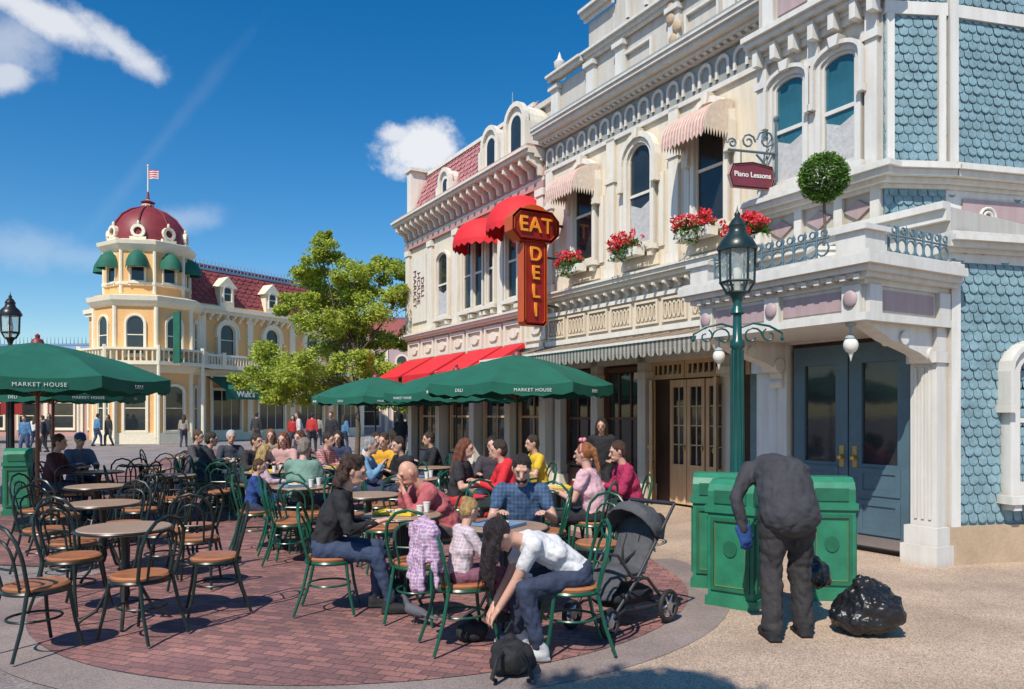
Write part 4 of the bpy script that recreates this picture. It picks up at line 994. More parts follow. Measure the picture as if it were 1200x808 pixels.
def person(x,y,h,lab,pose='sit',lean=8,bend=None,hands=None,feet=None,yaw=0,pitch=10,scale=1,top=(.1,.1,.1),tplaid=None,bottom=(.03,.04,.08),shoe=(.03,.03,.03),
           sk=(.58,.34,.25),hair=(.04,.025,.015),style='short',sleeve='long',det=1,hp=None,wide=1.0,bag=0,sidelean=0,z=.012,group='people at the cafe tables',armpole=None,glove=None):
    r_=root('person',lab,'person',(x,y,z),R(h-90),group,scale)
    X=V((1,0,0))
    if pose=='sit': P=V((0,-.05,hp or .55))
    else: P=V((0,0,hp or .92))
    lean2=bend if bend is not None else lean
    s1=V((math.sin(R(sidelean)),math.sin(R(lean)),math.cos(R(lean)))).normalized(); s2=V((math.sin(R(sidelean)),math.sin(R(lean2)),math.cos(R(lean2)))).normalized()
    C=P+s1*.24; N=C+s2*.25
    Rh=Matrix.Rotation(R(yaw),3,'Z')@Matrix.Rotation(R(-pitch),3,'X')
    hu=Rh@V((0,0,1)); hf=Rh@V((0,1,0)); H=N+s2*.045+hu*.125+hf*.025
    if pose=='sit':
        hd=hands or ((-.15,.36,.80),(.15,.36,.80)); ft=feet or ((-.12,.36,.09),(.12,.38,.09))
    else:
        hd=hands or ((-.27,.06,.80),(.27,.04,.80)); ft=feet or ((-.1,-.02,.09),(.1,.03,.09))
    arms=[];legs=[]
    for s_,hh in ((-1,hd[0]),(1,hd[1])):
        S_=N-s2*.06+X*s_*.165*wide; pole=V(armpole) if armpole else V((s_*.5,-.5,-.8)); E,Wr=ik(S_,V(hh),.28,.25,pole); arms.append((s_,S_,E,Wr))
    for s_,ff in ((-1,ft[0]),(1,ft[1])):
        Hp=P+X*s_*.09+V((0,0,-.02)); K,An=ik(Hp,V(ff),.43,.42,V((s_*.1,1,.35)) if pose=='sit' else V((0,1,0))); legs.append((s_,Hp,K,An))
    far=det==0; vx=.026 if far else (.0085 if det==2 else .014)
    b=MB()
    b.cap(P,C,.11*wide,.105*wide,X,1.3); b.cap(C,N-s2*.09,.11*wide,.09,X,1.5); b.cap(N-s2*.05,H-hu*.03,.052,.05)
    hq=lambda a,bb,c: H+Rh@V((a,bb,c))
    b.ell(H,(.074,.092,.112),Rh); b.ell(hq(0,.03,-.065),(.055,.06,.055),Rh); b.cap(hq(0,.085,.01),hq(0,.112,-.028),.011,.016); b.cap(hq(-.04,.078,.03),hq(.04,.078,.03),.014,.014)
    b.cap(hq(-.018,.088,-.06),hq(.018,.088,-.06),.011,.011); b.ell(hq(0,.078,-.1),(.022,.018,.016),Rh)
    for s_ in (-1,1): b.ell(hq(s_*.078,-.005,-.005),(.012,.02,.033),Rh)
    gl=[]
    for s_,S_,E,Wr in arms:
        b.cap(N-s2*.07,S_,.06,.055); b.cap(S_,E,.052*wide,.038); b.cap(E,Wr,.038,.026)
        dr_=(Wr-E).normalized(); lat=V((-s_,0,.0)); lat=lat-dr_*lat.dot(dr_); lat=lat.normalized() if lat.length>.1 else dr_.orthogonal().normalized()
        nrm=dr_.cross(lat)*( s_); 
        if nrm.z>0 and pose=='sit': nrm=-nrm
        tg=[b]
        if glove: g_=MB(); gl.append(g_); tg.append(g_)
        for bi,bb_ in enumerate(tg):
            e_=.006*bi
            bb_.cap(Wr-dr_*.03*bi,Wr+dr_*.075,.02+e_+.006*bi,.018+e_,lat,1.9)
            if det>=1:
                for i,(o_,l_) in enumerate(((.034,.062),(.012,.075),(-.011,.07),(-.033,.052))):
                    f0=Wr+dr_*.08+lat*o_; d1=(dr_+nrm*.35+lat*o_*3).normalized(); f1=f0+d1*l_*.55; d2=(dr_+nrm*1.3).normalized(); bb_.cap(f0,f1,.0095+e_*.5,.0085+e_*.5,n=8); bb_.cap(f1,f1+d2*l_*.5,.0085+e_*.5,.007+e_*.5,n=8)
                t0=Wr+dr_*.02+lat*.028; t1=t0+(dr_*.7+lat*.7+nrm*.3).normalized()*.04; bb_.cap(t0,t1,.013+e_*.5,.011+e_*.5,n=8); bb_.cap(t1,t1+(dr_+nrm*.5).normalized()*.032,.011+e_*.5,.008+e_*.5,n=8)
    for g_ in gl: blob(g_,'glove',r_,cloth(glove),.008,1)
    for s_,Hp,K,An in legs:
        b.cap(Hp,K,.08*wide,.055); b.cap(K,K+(An-K)*.35,.053,.054); b.cap(K+(An-K)*.35,An,.054,.036)
    for s_,Hp,K,An in legs:
        b.cap(An+V((0,-.03,-.045)),An+V((s_*.02,.13,-.055)),.035,.028,X,1.2)
    blob(b,'body',r_,skin(sk),vx,2)
    cv=.03 if far else (.012 if det==2 else .018)
    dsp=0 if far else .028; tx_=TEXW if det==2 else TEX
    s=MB()
    s.cap(P+s1*.02,C,.135*wide,.128*wide,X,1.28); s.cap(C,N-s2*.085,.13*wide,.105,X,1.5)
    if sleeve!='none':
        for s_,S_,E,Wr in arms:
            s.cap(N-s2*.07,S_,.072,.072)
            if sleeve=='long': s.cap(S_,E,.07*wide,.056); s.cap(E,E+(Wr-E)*.93,.055,.038 if not bag else .048)
            else: s.cap(S_,S_+(E-S_)*.55,.072*wide,.066)
    if bag: s.cap(P-s1*.08,P+s1*.14,.155*wide,.15*wide,X,1.3); s.cap(C-s1*.05,N-s2*.02,.15,.13,X,1.35)
    if style in('hood',): s.ell(N-s2*.02+V((0,-.06,0)),(.12,.08,.09))
    blob(s,'shirt',r_,cloth(top,tplaid),cv,3,dsp,tx_)
    t=MB(); t.cap(P-X*.05,P+X*.05,.125*wide,.125*wide)
    lg=1.18 if bag else 1.0
    for s_,Hp,K,An in legs: t.cap(Hp,K,.1*wide*lg,.075*lg); t.cap(K,K+(An-K)*(.97 if bag else .92),.075*lg,(.080 if bag else .056))
    blob(t,'trousers',r_,cloth(bottom),cv,3,dsp*(1.3 if bag else 1),tx_)
    for s_,Hp,K,An in legs:
        q=MB(); a0=An+V((0,-.035,-.04)); a1=An+V((s_*.02,.145,-.05)); q.cap(a0,a1,.045,.035,X,1.15); q.cap(a0+V((0,.0,.02)),An+V((0,0,.03)),.043,.042)
        q.box(An.x-.045,An.x+.05,An.y-.08,An.y+.17,An.z-.088,An.z-.066)
        blob(q,'shoe',r_,cloth(shoe),.022 if far else .012,2)
    if det>=1:
        for s_ in (-1,1):
            e=MB(); e.ell(hq(s_*.031,.083,.006),(.013,.009,.008),Rh,8,6); e.obj('eye',r_,'iris',True)
        e=MB(); e.ell(hq(0,.0955,-.061),(.02,.006,.006),Rh,10,6); e.obj('mouth',r_,'lip',True)
    q=MB(); hc=hairm(hair); hv=.02 if far else .011
    if style!='bald':
        q.ell(hq(0,-.022,.03),(.087,.098,.105),Rh)
        if style in ('short','beard','hood'): q.ell(hq(0,-.045,-.02),(.08,.068,.08),Rh)
        if style=='beard': q.ell(hq(0,.045,-.085),(.056,.05,.042),Rh); 
        if style=='long':
            q.cap(hq(0,-.06,0),N+V((0,-.10,-.14)),.08,.07,X,1.2)
            for s_ in (-1,1): q.cap(hq(s_*.07,-.01,.02),N+V((s_*.10,-.02,-.10)),.032,.03)
        if style=='pony': q.ell(hq(0,-.11,.04),(.035,.035,.035)); q.cap(hq(0,-.12,.03),hq(0,-.16,-.2),.035,.02)
        if style=='bun': q.ell(hq(0,-.08,.1),(.045,.045,.04)); q.ell(hq(0,-.045,-.01),(.08,.07,.08),Rh)
        if style=='curly':
            for _ in range(80):
                a=random.uniform(0,2*math.pi); zq=random.uniform(-.17,.12); rr_=.09
                if math.sin(a)>.3 and zq<.07: continue
                rad_=rr_*math.sqrt(max(.1,1-(zq/.16)**2)) if zq>0 else rr_
                q.ell(hq(rad_*math.cos(a)*1.05,-.035+rad_*math.sin(a),zq),(.026,.026,.03),n=8,m=5)
        if style=='hang':
            for _ in range(40):
                a=random.uniform(-.085,.085); bb=random.uniform(-.05,.12); p_=hq(a,bb-.03,.05); q.cap(p_,V((p_.x+random.uniform(-.02,.02),p_.y+.03+random.uniform(-.03,.03),max(.14,p_.z-random.uniform(.24,.38)))),.026,.007,n=8)
        if style=='cap':
            cp=MB(); cp.ell(hq(0,-.01,.05),(.092,.105,.08),Rh); cp.cap(hq(-.03,.1,.045),hq(.03,.1,.045),.02,.02); cp.cap(hq(0,.08,.05),hq(0,.15,.035),.035,.03,Rh@X,1.5); blob(cp,'cap',r_,cloth((.04,.06,.12)),.014,2)
        blob(q,'hair',r_,hc,hv,2,.016 if not far else 0,TEXH)
    return r_,(H,N,Rh,hq)
def seated(u,d,h,lab,kind='g',**k):
    x,y=W(u,d); chair(x,y,h,kind); return person(x,y,h,lab,**k)
JE=(.035,.055,.11); BK=(.016,.016,.019)
for u_,d_ in ((472,6.8),(592,6.1),(352,9.4),(432,8.5),(655,9.2),(602,10.9),(487,10.6),(400,12.8),(312,11.8),(258,13.6),(330,15),(505,12.8),(70,12.4)): table(*W(u_,d_))
seated(388,6.35,5,'woman with dark curly hair in a black jacket and jeans',style='curly',top=BK,bottom=JE,shoe=BK,hair=(.05,.024,.015),det=2,lean=17,bend=22,pitch=18,hands=((-.12,.34,.72),(.16,.40,.76)),yaw=-5,wide=.98,feet=((-.12,.36,.09),(.1,.5,.09)))
seated(518,7.35,205,'bald man in a salmon pink shirt leaning over a table',style='bald',top=(.45,.11,.12),bottom=(.06,.05,.05),det=2,lean=28,bend=38,pitch=32,hands=((-.1,.40,.90),(.06,.38,.93)),wide=1.15,sk=(.60,.31,.22))
seated(612,6.95,268,'bearded man in a dark blue checked shirt, hands on the table',style='beard',top=(.035,.07,.14),tplaid=(.07,.13,.23),bottom=JE,det=2,lean=16,bend=22,pitch=26,hands=((-.2,.42,.79),(.18,.42,.79)),wide=1.08,hair=(.02,.013,.01),sleeve='short')
P4=seated(694,8.4,155,'woman with ginger hair and pink headband in a pink t-shirt',style='pony',top=(.62,.38,.42),bottom=BK,det=2,sleeve='short',hair=(.3,.11,.035),lean=12,pitch=5,wide=1.12,hands=((-.16,.34,.78),(.2,.3,.74)))
H,N_,Rh,hq=P4[1]; q=MB(); q.tube([hq(.09*math.cos(a),-.0,.03+.1*math.sin(a)) for a in [math.pi*i/12 for i in range(13)]],.01,6)
for s_ in (-1,1): q.cap(hq(s_*.02,0,.14),hq(s_*.055,0,.155),.012,.026,n=10)
q.obj('headband',P4[0],mat('pink_satin',(.7,.25,.3),.4),True)
seated(737,9.3,185,'woman with dark bobbed hair in a magenta sweater',style='short',top=(.36,.02,.08),bottom=BK,det=2,lean=14,pitch=15,hair=(.06,.025,.015),wide=1.12)
seated(630,11.6,200,'person in a mustard yellow t-shirt sitting at a table',top=(.62,.42,.03),sleeve='short',lean=10)
seated(540,9.8,-15,'woman with long auburn hair in black top and red trousers',style='long',top=(.03,.03,.035),bottom=(.5,.03,.04),hair=(.16,.05,.02),sleeve='short',hands=((-.1,.3,.75),(.12,.3,.78)),sk=(.62,.38,.28))
seated(578,10.9,262,'dark-haired woman in a dark patterned top',style='long',top=(.05,.04,.05),hair=(.02,.012,.01))
seated(594,9.5,190,'person in a bright red hooded sweatshirt seen from the side',style='hood',top=(.6,.02,.03),bottom=BK,lean=12)
person(*W(706,11.9),255,'woman with long dark hair standing in a black top',pose='stand',style='long',top=BK,bottom=BK,scale=.93,hair=(.025,.015,.01),hands=((-.18,.25,1.0),(.2,.2,1.02)),sk=(.5,.28,.2))
seated(421,11.2,355,'grey-haired man in a light blue shirt leaning on table',top=(.16,.33,.5),hair=(.3,.3,.3),lean=20,hands=((-.1,.36,.9),(.1,.36,.9)),wide=1.15)
seated(452,12.6,250,'person in an orange-yellow jacket at a table',top=(.65,.33,.02),hair=(.06,.03,.02))
seated(478,11.4,215,'man in a black jacket at a cafe table',top=BK,hair=(.03,.02,.015),wide=1.15,lean=18)
seated(354,9.9,75,'woman in a grey-green jacket seen from behind',top=(.16,.27,.22),hair=(.25,.2,.17),style='short',wide=1.1)
seated(306,10.8,20,'girl with blonde hair in a pink and white top',top=(.6,.45,.48),hair=(.45,.3,.12),style='long',scale=.85,hp=.64)
seated(294,12.9,330,'man with short brown hair in a black jacket',top=(.03,.03,.035),lean=16,hair=(.05,.03,.02),wide=1.15)
seated(270,14.6,300,'white-haired man in a dark coat at a table',top=(.04,.05,.07),hair=(.5,.5,.5))
seated(243,13.2,20,'man in a dark hooded jacket seen from behind',top=(.02,.025,.035),hair=(.04,.03,.02),style='hood',wide=1.15)
seated(229,14.8,350,'person with brown hair in a grey jacket',top=(.08,.08,.09),hair=(.1,.06,.03))
seated(334,13.2,260,'woman with auburn hair in a white and red top',top=(.5,.3,.28),hair=(.18,.06,.03),style='long')
seated(354,14.4,240,'woman with auburn hair in a dark coat',top=(.05,.03,.05),hair=(.12,.04,.02),style='long')
seated(381,13.0,340,'woman in a red checked shirt',top=(.35,.05,.05),tplaid=(.5,.4,.4),hair=(.04,.025,.02),style='bun')
seated(397,14.2,270,'woman in a navy coat with dark hair',top=(.03,.04,.09),hair=(.03,.02,.015),style='long')
seated(299,9.3,10,'child in a royal blue padded jacket',top=(.02,.06,.22),hair=(.1,.05,.02),scale=.72,hp=.74)
seated(510,13.8,200,'man in a black t-shirt under an umbrella',top=BK,lean=14)
seated(462,15,190,'woman in a dark top under an umbrella',top=(.06,.05,.06),style='long')
seated(438,13.6,300,'man in a white shirt at a cafe table',top=(.5,.5,.48),lean=14)
seated(318,15.6,280,'woman in a beige coat at a cafe table',top=(.3,.22,.15),style='long',hair=(.2,.1,.04))
seated(92,13.0,320,'person in a navy cap and slate blue jacket',top=(.08,.12,.2),style='cap',hair=(.2,.18,.15),kind='d')
seated(64,11.8,10,'person in a dark maroon coat sitting beside an umbrella pole',top=(.06,.02,.03),hair=(.05,.03,.02),style='short',kind='d')
# --- child in front
x,y=W(543,5.4); chair(x,y,22,'g')
person(x,y,24,'small blonde girl in a patterned top sitting on a cafe chair',scale=.68,hp=.76,top=(.50,.36,.42),tplaid=(.62,.6,.62),bottom=(.2,.08,.12),hair=(.48,.30,.12),style='bun',det=2,pitch=14,yaw=10,feet=((-.12,.36,.34),(.12,.4,.34)),hands=((-.14,.34,1.08),(.14,.34,1.08)),lean=8)
jr=root('jacket','mauve checked jacket draped over the back of a chair','jacket',(x,y,.012),R(22-90))
j=MB()
for fy,sg in ((-.20,1),(-.30,-1)):
    j.cap((-.12,fy-.03,.86),(-.13,fy-(.0 if sg>0 else .04),.50 if sg<0 else .6),.03,.035,(1,0,0),1.6); j.cap((.0,fy-.03,.87),(.0,fy-(.0 if sg>0 else .05),.45 if sg<0 else .62),.03,.04,(1,0,0),2.0); j.cap((.12,fy-.03,.86),(.13,fy-(.0 if sg>0 else .04),.48 if sg<0 else .6),.03,.035,(1,0,0),1.6)
j.cap((-.11,-.26,.88),(.11,-.26,.88),.05,.05); j.cap((-.17,-.28,.84),(-.20,-.30,.46),.04,.03); j.cap((.17,-.27,.84),(.19,-.25,.48),.04,.03)
blob(j,'cloth_body',jr,plaid_mat('violet_check',(.36,.20,.34),(.60,.50,.58),13),.012,2,.045,TEXW)
# bending woman
x,y=W(668,5.3); chair(x,y,188,'g')
person(x,y,192,'seated woman in white t-shirt bending down, long hair hanging',lean=50,bend=68,top=(.66,.65,.66),sleeve='short',bottom=(.03,.042,.08),shoe=(.5,.5,.5),style='hang',hair=(.018,.01,.012),pitch=68,yaw=14,det=2,wide=.92,scale=.95,hands=((-.02,.58,.26),(.10,.56,.30)),feet=((-.18,.28,.09),(.2,.34,.09)),hp=.575,armpole=(0,-.2,.1),sk=(.60,.34,.25))
# man at bin
person(*W(924,5.62),90,'man in dark tracksuit and blue gloves bent over a bin',pose='stand',hp=.95,lean=30,bend=84,top=(.040,.040,.048),bottom=(.034,.031,.033),shoe=BK,pitch=125,det=2,wide=1.08,bag=1,sleeve='long',hands=((-.27,.16,.74),(.24,.46,.74)),feet=((-.13,-.04,.09),(.13,.07,.09)),z=.004,group=None,hair=(.03,.02,.015),glove=(.02,.07,.25),scale=1.03)
for u,d_,h in ((490,6.15,80),(330,9.0,20),(352,8.7,90),(410,8.9,330),(450,8.0,200),(455,9.0,190),(372,9.2,180),(270,12.9,80),(322,12.4,220),(280,15,270),(660,8.6,60),(640,7.7,170),(700,7.0,240),(505,10.0,150),(575,8.4,300),(445,10,20),(470,9.5,90),(225,13,20),(262,11.9,90),(250,12.1,60),(345,11.6,230),(610,12.4,270),(550,11.3,0),(385,11.6,90),(340,8.4,10),(352,11.2,60)):
    chair(*W(u,d_),h,'g')
cols=[((.08,.2,.35),(.05,.08,.15)),((.03,.03,.03),(.1,.09,.08)),((.45,.03,.03),(.03,.03,.05)),((.6,.58,.55),(.04,.05,.1)),((.03,.03,.04),(.03,.03,.03)),((.3,.25,.2),(.05,.05,.08))]
names=['blue','black','red','white','black','beige']
for i,(u,d_,h) in enumerate(((113,39,60),(128,39.5,250),(52,33,200),(40,36,90),(30,30,270),(352,31,200),(365,33,80),(344,34,270),(389,30,260),(402,33,70),(373,40,90),(470,27,100),(486,29,270),(498,26,60),(514,25,250),(478,35,90),(528,24,90),(58,40,280),(300,36,90),(215,38,100))):
    k=[0,1,4,3,0,3,2,2,4,0,5,4,3,2,4,5,1,4,1,5][i]; tp,bt=cols[k]
    person(*W(u,d_),h,'visitor in a %s top walking through the square'%names[k],pose='stand',top=tp,bottom=bt,det=0,style=('short','long')[i%2],scale=random.uniform(.92,1.03),z=0,group='visitors in the square',feet=((-.1,-.15,.09),(.1,.2,.09)),pitch=0)

# ================= litter bins
def bin_(x,y,rz,lab):
    r_=root('litter_bin',lab,'litter bin',(x,y,.004),rz,'green litter bins')
    w=.20
    b=MB(); b.box(-w,w,-w,w,.06,.84); b.box(-w-.02,w+.02,-w-.02,w+.02,0,.08); b.box(-w-.02,w+.02,-w-.02,w+.02,.80,.86); b.obj('body',r_,'bing')
    for k in range(4):
        p=MB()
        p.T=Matrix.Rotation(k*math.pi/2,4,'Z'); p.ring([(-.17,.14),(.17,.14),(.17,.76),(-.17,.76)],[(-.14,.17),(.14,.17),(.14,.73),(-.14,.73)],-w-.018,-w)
        p.prism([(.06*math.cos(a),.5+.07*math.sin(a)) for a in [2*math.pi*q/14 for q in range(14)]],-w-.012,-w)
        p.obj('panel',r_,'bind')
    for k in range(4):
        g=MB()
        g.T=Matrix.Rotation(k*math.pi/2,4,'Z'); g.ring([(-.135,.175),(.135,.175),(.135,.725),(-.135,.725)],[(-.131,.179),(.131,.179),(.131,.721),(-.131,.721)],-w-.010,-w)
        g.obj('gold_line',r_,'dgold')
    t=MB(); t.prismx([(-w,.86),(w,.86),(w,.98),(w-.03,1.04),(w-.10,1.08),(-w+.10,1.08),(-w+.03,1.04),(-w,.98)],-w,w); t.obj('lid',r_,'bing')
    for y0 in (-w-.012,w): MB().box(-.14,.14,y0,y0+.012,.88,.99).obj('flap',r_,'bind')
    return r_
bin_(1.97,7.4,R(-20),'green litter bin with panelled sides beside the lamp post')
bin_(1.97,6.66,R(-38),'green litter bin with panelled sides next to a bending man')
bin_(2.84,6.95,R(-8),'green litter bin with panelled sides next to a refuse sack')
bn=bin_(*W(24,12.6),R(20),'green litter bin near the umbrellas')
def sack(loc,s_,lab,m='blackpl',name='refuse_sack',cat='rubbish bag',d_=.05,straps=False):
    r2=root(name,lab,cat,loc)
    b=MB(); random.seed(int(loc[0]*100))
    for _ in range(9): b.ell((random.uniform(-.12,.12)*s_,random.uniform(-.09,.09)*s_,random.uniform(.12,.24)*s_),(random.uniform(.12,.17)*s_,random.uniform(.11,.16)*s_,random.uniform(.10,.15)*s_))
    b.ell((0,0,.12*s_),(.24*s_,.20*s_,.12*s_)); b.ell((-.02*s_,0,.33*s_),(.07*s_,.06*s_,.08*s_))
    o=blob(b,'sack_body',r2,m,.010,2,d_,TEXW)
    if straps:
        for sg in (-1,1): MB().tube([(sg*.06,-.12,.18),(sg*.09,-.20,.16),(sg*.12,-.24,.06),(sg*.10,-.16,.02)],.014,6).obj('strap',r2,'black',True)
        MB().tube([(-.04,0,.27),(0,0,.34),(.04,0,.27)],.011,6).obj('handle',r2,'black',True)
    return r2
sack((*W(1013,5.75),.0),1.12,'tied black refuse sack lying on the pavement',d_=.05)
sack((2.36,6.1,.25),.75,'black refuse sack being pulled out of a bin',d_=.03)
sack((*W(600,4.85),.0),.66,'open black backpack with straps lying on brick paving','black','backpack','backpack',.03,True)
sack((*W(552,5.55),.0),.5,'small dark handbag under a cafe chair','black','handbag','handbag',.02)
# ================= stroller
sx_,sy_=W(728,6.0)
r_=root('stroller','grey and black folding stroller with hood, parked empty','stroller',(sx_,sy_,.012),R(225-90),scale=.9)
f=MB()
for s_ in (-1,1):
    f.tube([(s_*.24,-.32,.16),(s_*.24,-.05,.42),(s_*.23,.15,.45)],.014,8); f.tube([(s_*.2,.42,.12),(s_*.23,.1,.42),(s_*.24,-.3,.85),(s_*.24,-.46,1.02)],.014,8)
    f.tube([(s_*.24,-.32,.16),(s_*.22,.25,.2),(s_*.2,.42,.14)],.012,8)
f.tube([(-.24,-.46,1.02),(.24,-.46,1.02)],.02,8); f.tube([(-.24,-.32,.16),(.24,-.32,.16)],.012,8); f.tube([(-.23,.15,.45),(-.22,.34,.66),(.22,.34,.66),(.23,.15,.45)],.014,8)
f.obj('frame',r_,'dmetal',True)
for s_,y_,rad_ in ((-1,-.32,.145),(1,-.32,.145),(-1,.42,.12),(1,.42,.12)):
    xx=s_*.27 if y_<0 else s_*.2
    w_=MB(); w_.tube([(xx,y_+rad_*.85*math.cos(t),rad_+rad_*.85*math.sin(t)) for t in [2*math.pi*i/20 for i in range(20)]],.022,8,True); wo=w_.obj('wheel',r_,'rubber',True)
    h_=MB(); h_.cyl((xx-.02,y_,rad_),(xx+.02,y_,rad_),.04)
    for i in range(6): t=math.pi*i/3; h_.tube([(xx,y_,rad_),(xx,y_+rad_*.82*math.cos(t),rad_+rad_*.82*math.sin(t))],.012,6)
    h_.obj('rim',wo,'metal',True)
s=MB(); s.cap((0,-.28,.86),(0,-.1,.48),.06,.06,(1,0,0),3.3); s.cap((0,-.1,.46),(0,.16,.47),.055,.05,(1,0,0),3.6); s.cap((0,.18,.45),(0,.34,.28),.035,.03,(1,0,0),5); blob(s,'seat',r_,M['greyf'],.014,3,.02,TEXW)
for s_ in (-1,1): MB().tube([(s_*.07,-.22,.82),(s_*.07,-.12,.62),(0,.0,.52)],.012,6).obj('harness',r_,'black',True)
s=MB(); s.cap((0,-.22,.24),(0,.22,.26),.09,.08,(1,0,0),2); blob(s,'basket',r_,M['black'],.018,2,.02,TEX)
s=MB(); s.cap((-.1,-.42,.84),(.1,-.42,.82),.07,.07,(0,0,1),1.4); s.cap((-.08,-.44,.78),(.08,-.44,.70),.06,.05); blob(s,'handle_bag',r_,M['black'],.014,2,.02,TEX)
h_=MB(); vs=[];fs=[]
for i in range(7):
    ph_=R(-15+i*23)
    for j_ in range(9):
        th=math.pi*j_/8; vs.append((.25*math.cos(th),-.16+((.27+(.016 if i%2 else 0))*math.sin(th)+.02)*(-math.cos(ph_)),.76+((.27+(.016 if i%2 else 0))*math.sin(th))*math.sin(ph_)))
for i in range(6):
    for j_ in range(8): q=i*9+j_; fs.append((q,q+1,q+10,q+9))
h_.add(vs,fs); ho=h_.obj('hood',r_,'greyf',22); so=ho.modifiers.new('t','SOLIDIFY'); so.thickness=.015
# ================= table things
def cup(x,y,m='paper',z=.765):
    o=MB().lathe([(.022,0),(.031,.085),(.033,.085),(.033,.092),(0,.092)],(0,0,0),14).obj('paper_cup',None,m,True,(x,y,z)); tag(o,'paper drinks cup standing on a cafe table','cup','cups on the tables')
def tray(x,y,rz,m='yellow'):
    o=MB().box(-.18,.18,-.13,.13,0,.008).box(-.18,.18,-.13,-.12,.008,.022).box(-.18,.18,.12,.13,.008,.022).box(-.18,-.17,-.12,.12,.008,.022).box(.17,.18,-.12,.12,.008,.022).obj('tray',None,m,False,(x,y,.765),rz); tag(o,'flat plastic serving tray lying on a cafe table','tray','trays on the tables')
def plate(x,y):
    r2=root('plate','small white paper plate with food on a cafe table','plate',(x,y,.775),0,'plates on the tables')
    MB().lathe([(0,0),(.06,.0),(.09,.014),(.088,.018),(.06,.006),(0,.005)],(0,0,0),16).obj('dish',r2,'paper',True)
    b=MB()
    for _ in range(6): b.ell((random.uniform(-.04,.04),random.uniform(-.04,.04),.02),(.022,.018,.014),n=8,m=5)
    b.obj('food',r2,'twood',True)
for i,(u,d_) in enumerate(((472,6.8),(592,6.1),(655,9.2),(602,10.9),(487,10.6),(400,12.8),(312,11.8),(352,9.4),(258,13.6))):
    x,y=W(u,d_); tray(x-.05,y,random.uniform(0,3),('yellow','bluep','yellow')[i%3]); 
    if i!=1: cup(x+.2,y+.1); cup(x+.17,y-.15,'redp' if i%3==2 else 'paper')
    plate(x-.06,y+.0)
x,y=W(488,5.95)
b=MB(); b.cap((0,-.06,.1),(0,.06,.12),.035,.045); b.cap((0,.08,.14),(0,.11,.2),.025,.02); b.ell((0,.12,.215),(.02,.026,.02)); b.cap((0,-.08,.1),(0,-.19,.07),.02,.01,(1,0,0),2); b.cap((0,.14,.21),(0,.16,.205),.006,.003)
for s_ in (-1,1): b.cap((s_*.02,0,.08),(s_*.02,.01,.01),.006,.005); b.cap((s_*.02,.0,.012),(s_*.02,.04,.006),.005,.004)
pr=root('pigeon','grey pigeon walking on the brick paving','bird',(x,y,.012),R(60)); blob(b,'body',pr,cloth((.1,.1,.12)),.006,2)
s=root('advertising_sign','red signboard on a post near the far shops','sign',(*W(14,36),0)); MB().cyl((0,0,0),(0,0,3),.05).obj('post',s,'iron'); MB().box(-.5,.5,-.04,.04,1.6,2.9).obj('board',s,'redp')

# ================= world, sun, camera
w=bpy.data.worlds.new('World'); sc.world=w; w.use_nodes=True; nt=w.node_tree; L=nt.links
bg=nt.nodes['Background']; sky=nn(nt,'ShaderNodeTexSky'); sky.sky_type='NISHITA'; sky.sun_disc=False
sdir=V((-.42,-.91,0)).normalized(); el=R(50)
sky.sun_elevation=el; sky.sun_rotation=math.atan2(sdir.x,sdir.y); sky.air_density=1.0; sky.dust_density=.15; sky.ozone_density=2.5
hs=nn(nt,'ShaderNodeHueSaturation'); hs.inputs['Saturation'].default_value=1.44; hs.inputs['Value'].default_value=1.12; L.new(sky.outputs[0],hs.inputs['Color'])
tc=nn(nt,'ShaderNodeTexCoord'); 
nz=nn(nt,'ShaderNodeTexNoise',Scale=12.0,Detail=9.0,Roughness=.65); L.new(tc.outputs['Generated'],nz.inputs['Vector'])
nsub=nn(nt,'ShaderNodeMath',operation='SUBTRACT'); L.new(nz.outputs[0],nsub.inputs[0]); nsub.inputs[1].default_value=.5
nm=nn(nt,'ShaderNodeMath',operation='MULTIPLY'); L.new(nsub.outputs[0],nm.inputs[0]); nm.inputs[1].default_value=3.0
prev=None
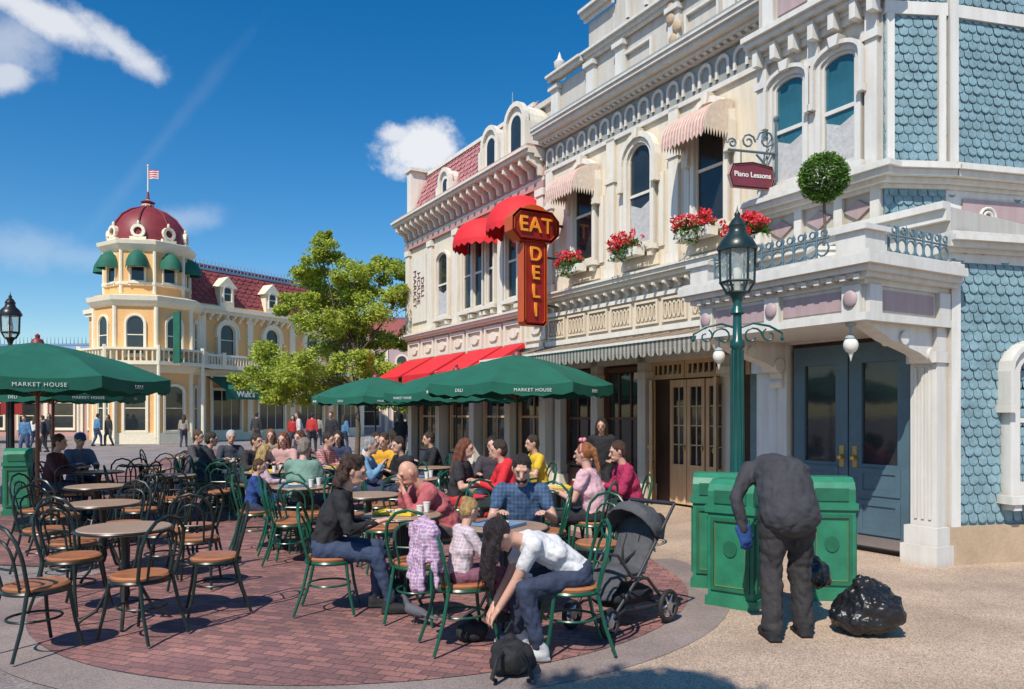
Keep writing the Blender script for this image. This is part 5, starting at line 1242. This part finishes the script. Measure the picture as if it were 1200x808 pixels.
for (u,v,ax,az,rot,soft,op) in ((490,175,.042,.030,-8,.8,.95),(466,158,.022,.014,0,.8,.85),(60,24,.080,.014,-14,1.3,.85),(140,56,.045,.013,-30,1.2,.8),(6,88,.018,.013,10,1.2,.7),(5,50,.030,.026,30,1.5,.5),(215,258,.035,.012,15,1.8,.30),(80,300,.08,.014,0,1.8,.22),(190,165,.15,.008,55,1.8,.05),(20,290,.06,.02,0,1.6,.25)):
    c0=V(((u-600)/900,1,(485-v)/900)).normalized(); right=V((c0.y,-c0.x,0)).normalized(); up=right.cross(c0)
    a=R(rot); e1=right*math.cos(a)+up*math.sin(a); e2=-right*math.sin(a)+up*math.cos(a)
    sb=nn(nt,'ShaderNodeVectorMath',operation='SUBTRACT'); L.new(tc.outputs['Generated'],sb.inputs[0]); sb.inputs[1].default_value=c0
    sq=[]
    for e,k in ((e1,ax),(e2,az)):
        dt=nn(nt,'ShaderNodeVectorMath',operation='DOT_PRODUCT'); L.new(sb.outputs[0],dt.inputs[0]); dt.inputs[1].default_value=e/k
        pw=nn(nt,'ShaderNodeMath',operation='MULTIPLY'); L.new(dt.outputs['Value'],pw.inputs[0]); L.new(dt.outputs['Value'],pw.inputs[1]); sq.append(pw)
    ad=nn(nt,'ShaderNodeMath',operation='ADD'); L.new(sq[0].outputs[0],ad.inputs[0]); L.new(sq[1].outputs[0],ad.inputs[1])
    rt=nn(nt,'ShaderNodeMath',operation='SQRT'); L.new(ad.outputs[0],rt.inputs[0])
    a2=nn(nt,'ShaderNodeMath',operation='ADD'); L.new(rt.outputs[0],a2.inputs[0]); L.new(nm.outputs[0],a2.inputs[1])
    mr=nn(nt,'ShaderNodeMapRange'); mr.interpolation_type='SMOOTHSTEP'; L.new(a2.outputs[0],mr.inputs[0]); mr.inputs[1].default_value=1+soft*.4; mr.inputs[2].default_value=1-soft*.6; mr.inputs[3].default_value=0; mr.inputs[4].default_value=op
    if prev is None: prev=mr.outputs[0]
    else:
        mx=nn(nt,'ShaderNodeMath',operation='MAXIMUM'); L.new(prev,mx.inputs[0]); L.new(mr.outputs[0],mx.inputs[1]); prev=mx.outputs[0]
cm=mixc(nt,hs.outputs[0],(7.6,7.7,8.0),prev); L.new(cm,bg.inputs[0]); bg.inputs[1].default_value=.115
sd=V((sdir.x*math.cos(el),sdir.y*math.cos(el),math.sin(el)))
sl=bpy.data.lights.new('sun','SUN'); sl.energy=4.8; sl.angle=R(.5); sl.color=(1,.93,.82); so=bpy.data.objects.new('sun',sl); COL.objects.link(so); so.rotation_euler=sd.to_track_quat('Z','Y').to_euler()
cam=bpy.data.cameras.new('camera'); co=bpy.data.objects.new('camera',cam); COL.objects.link(co); co.location=(0,0,1.65); co.rotation_euler=(R(90),0,0)
cam.sensor_width=36; cam.lens=27; cam.shift_y=81/1200; cam.clip_end=2000; cam.clip_start=.1; sc.camera=co
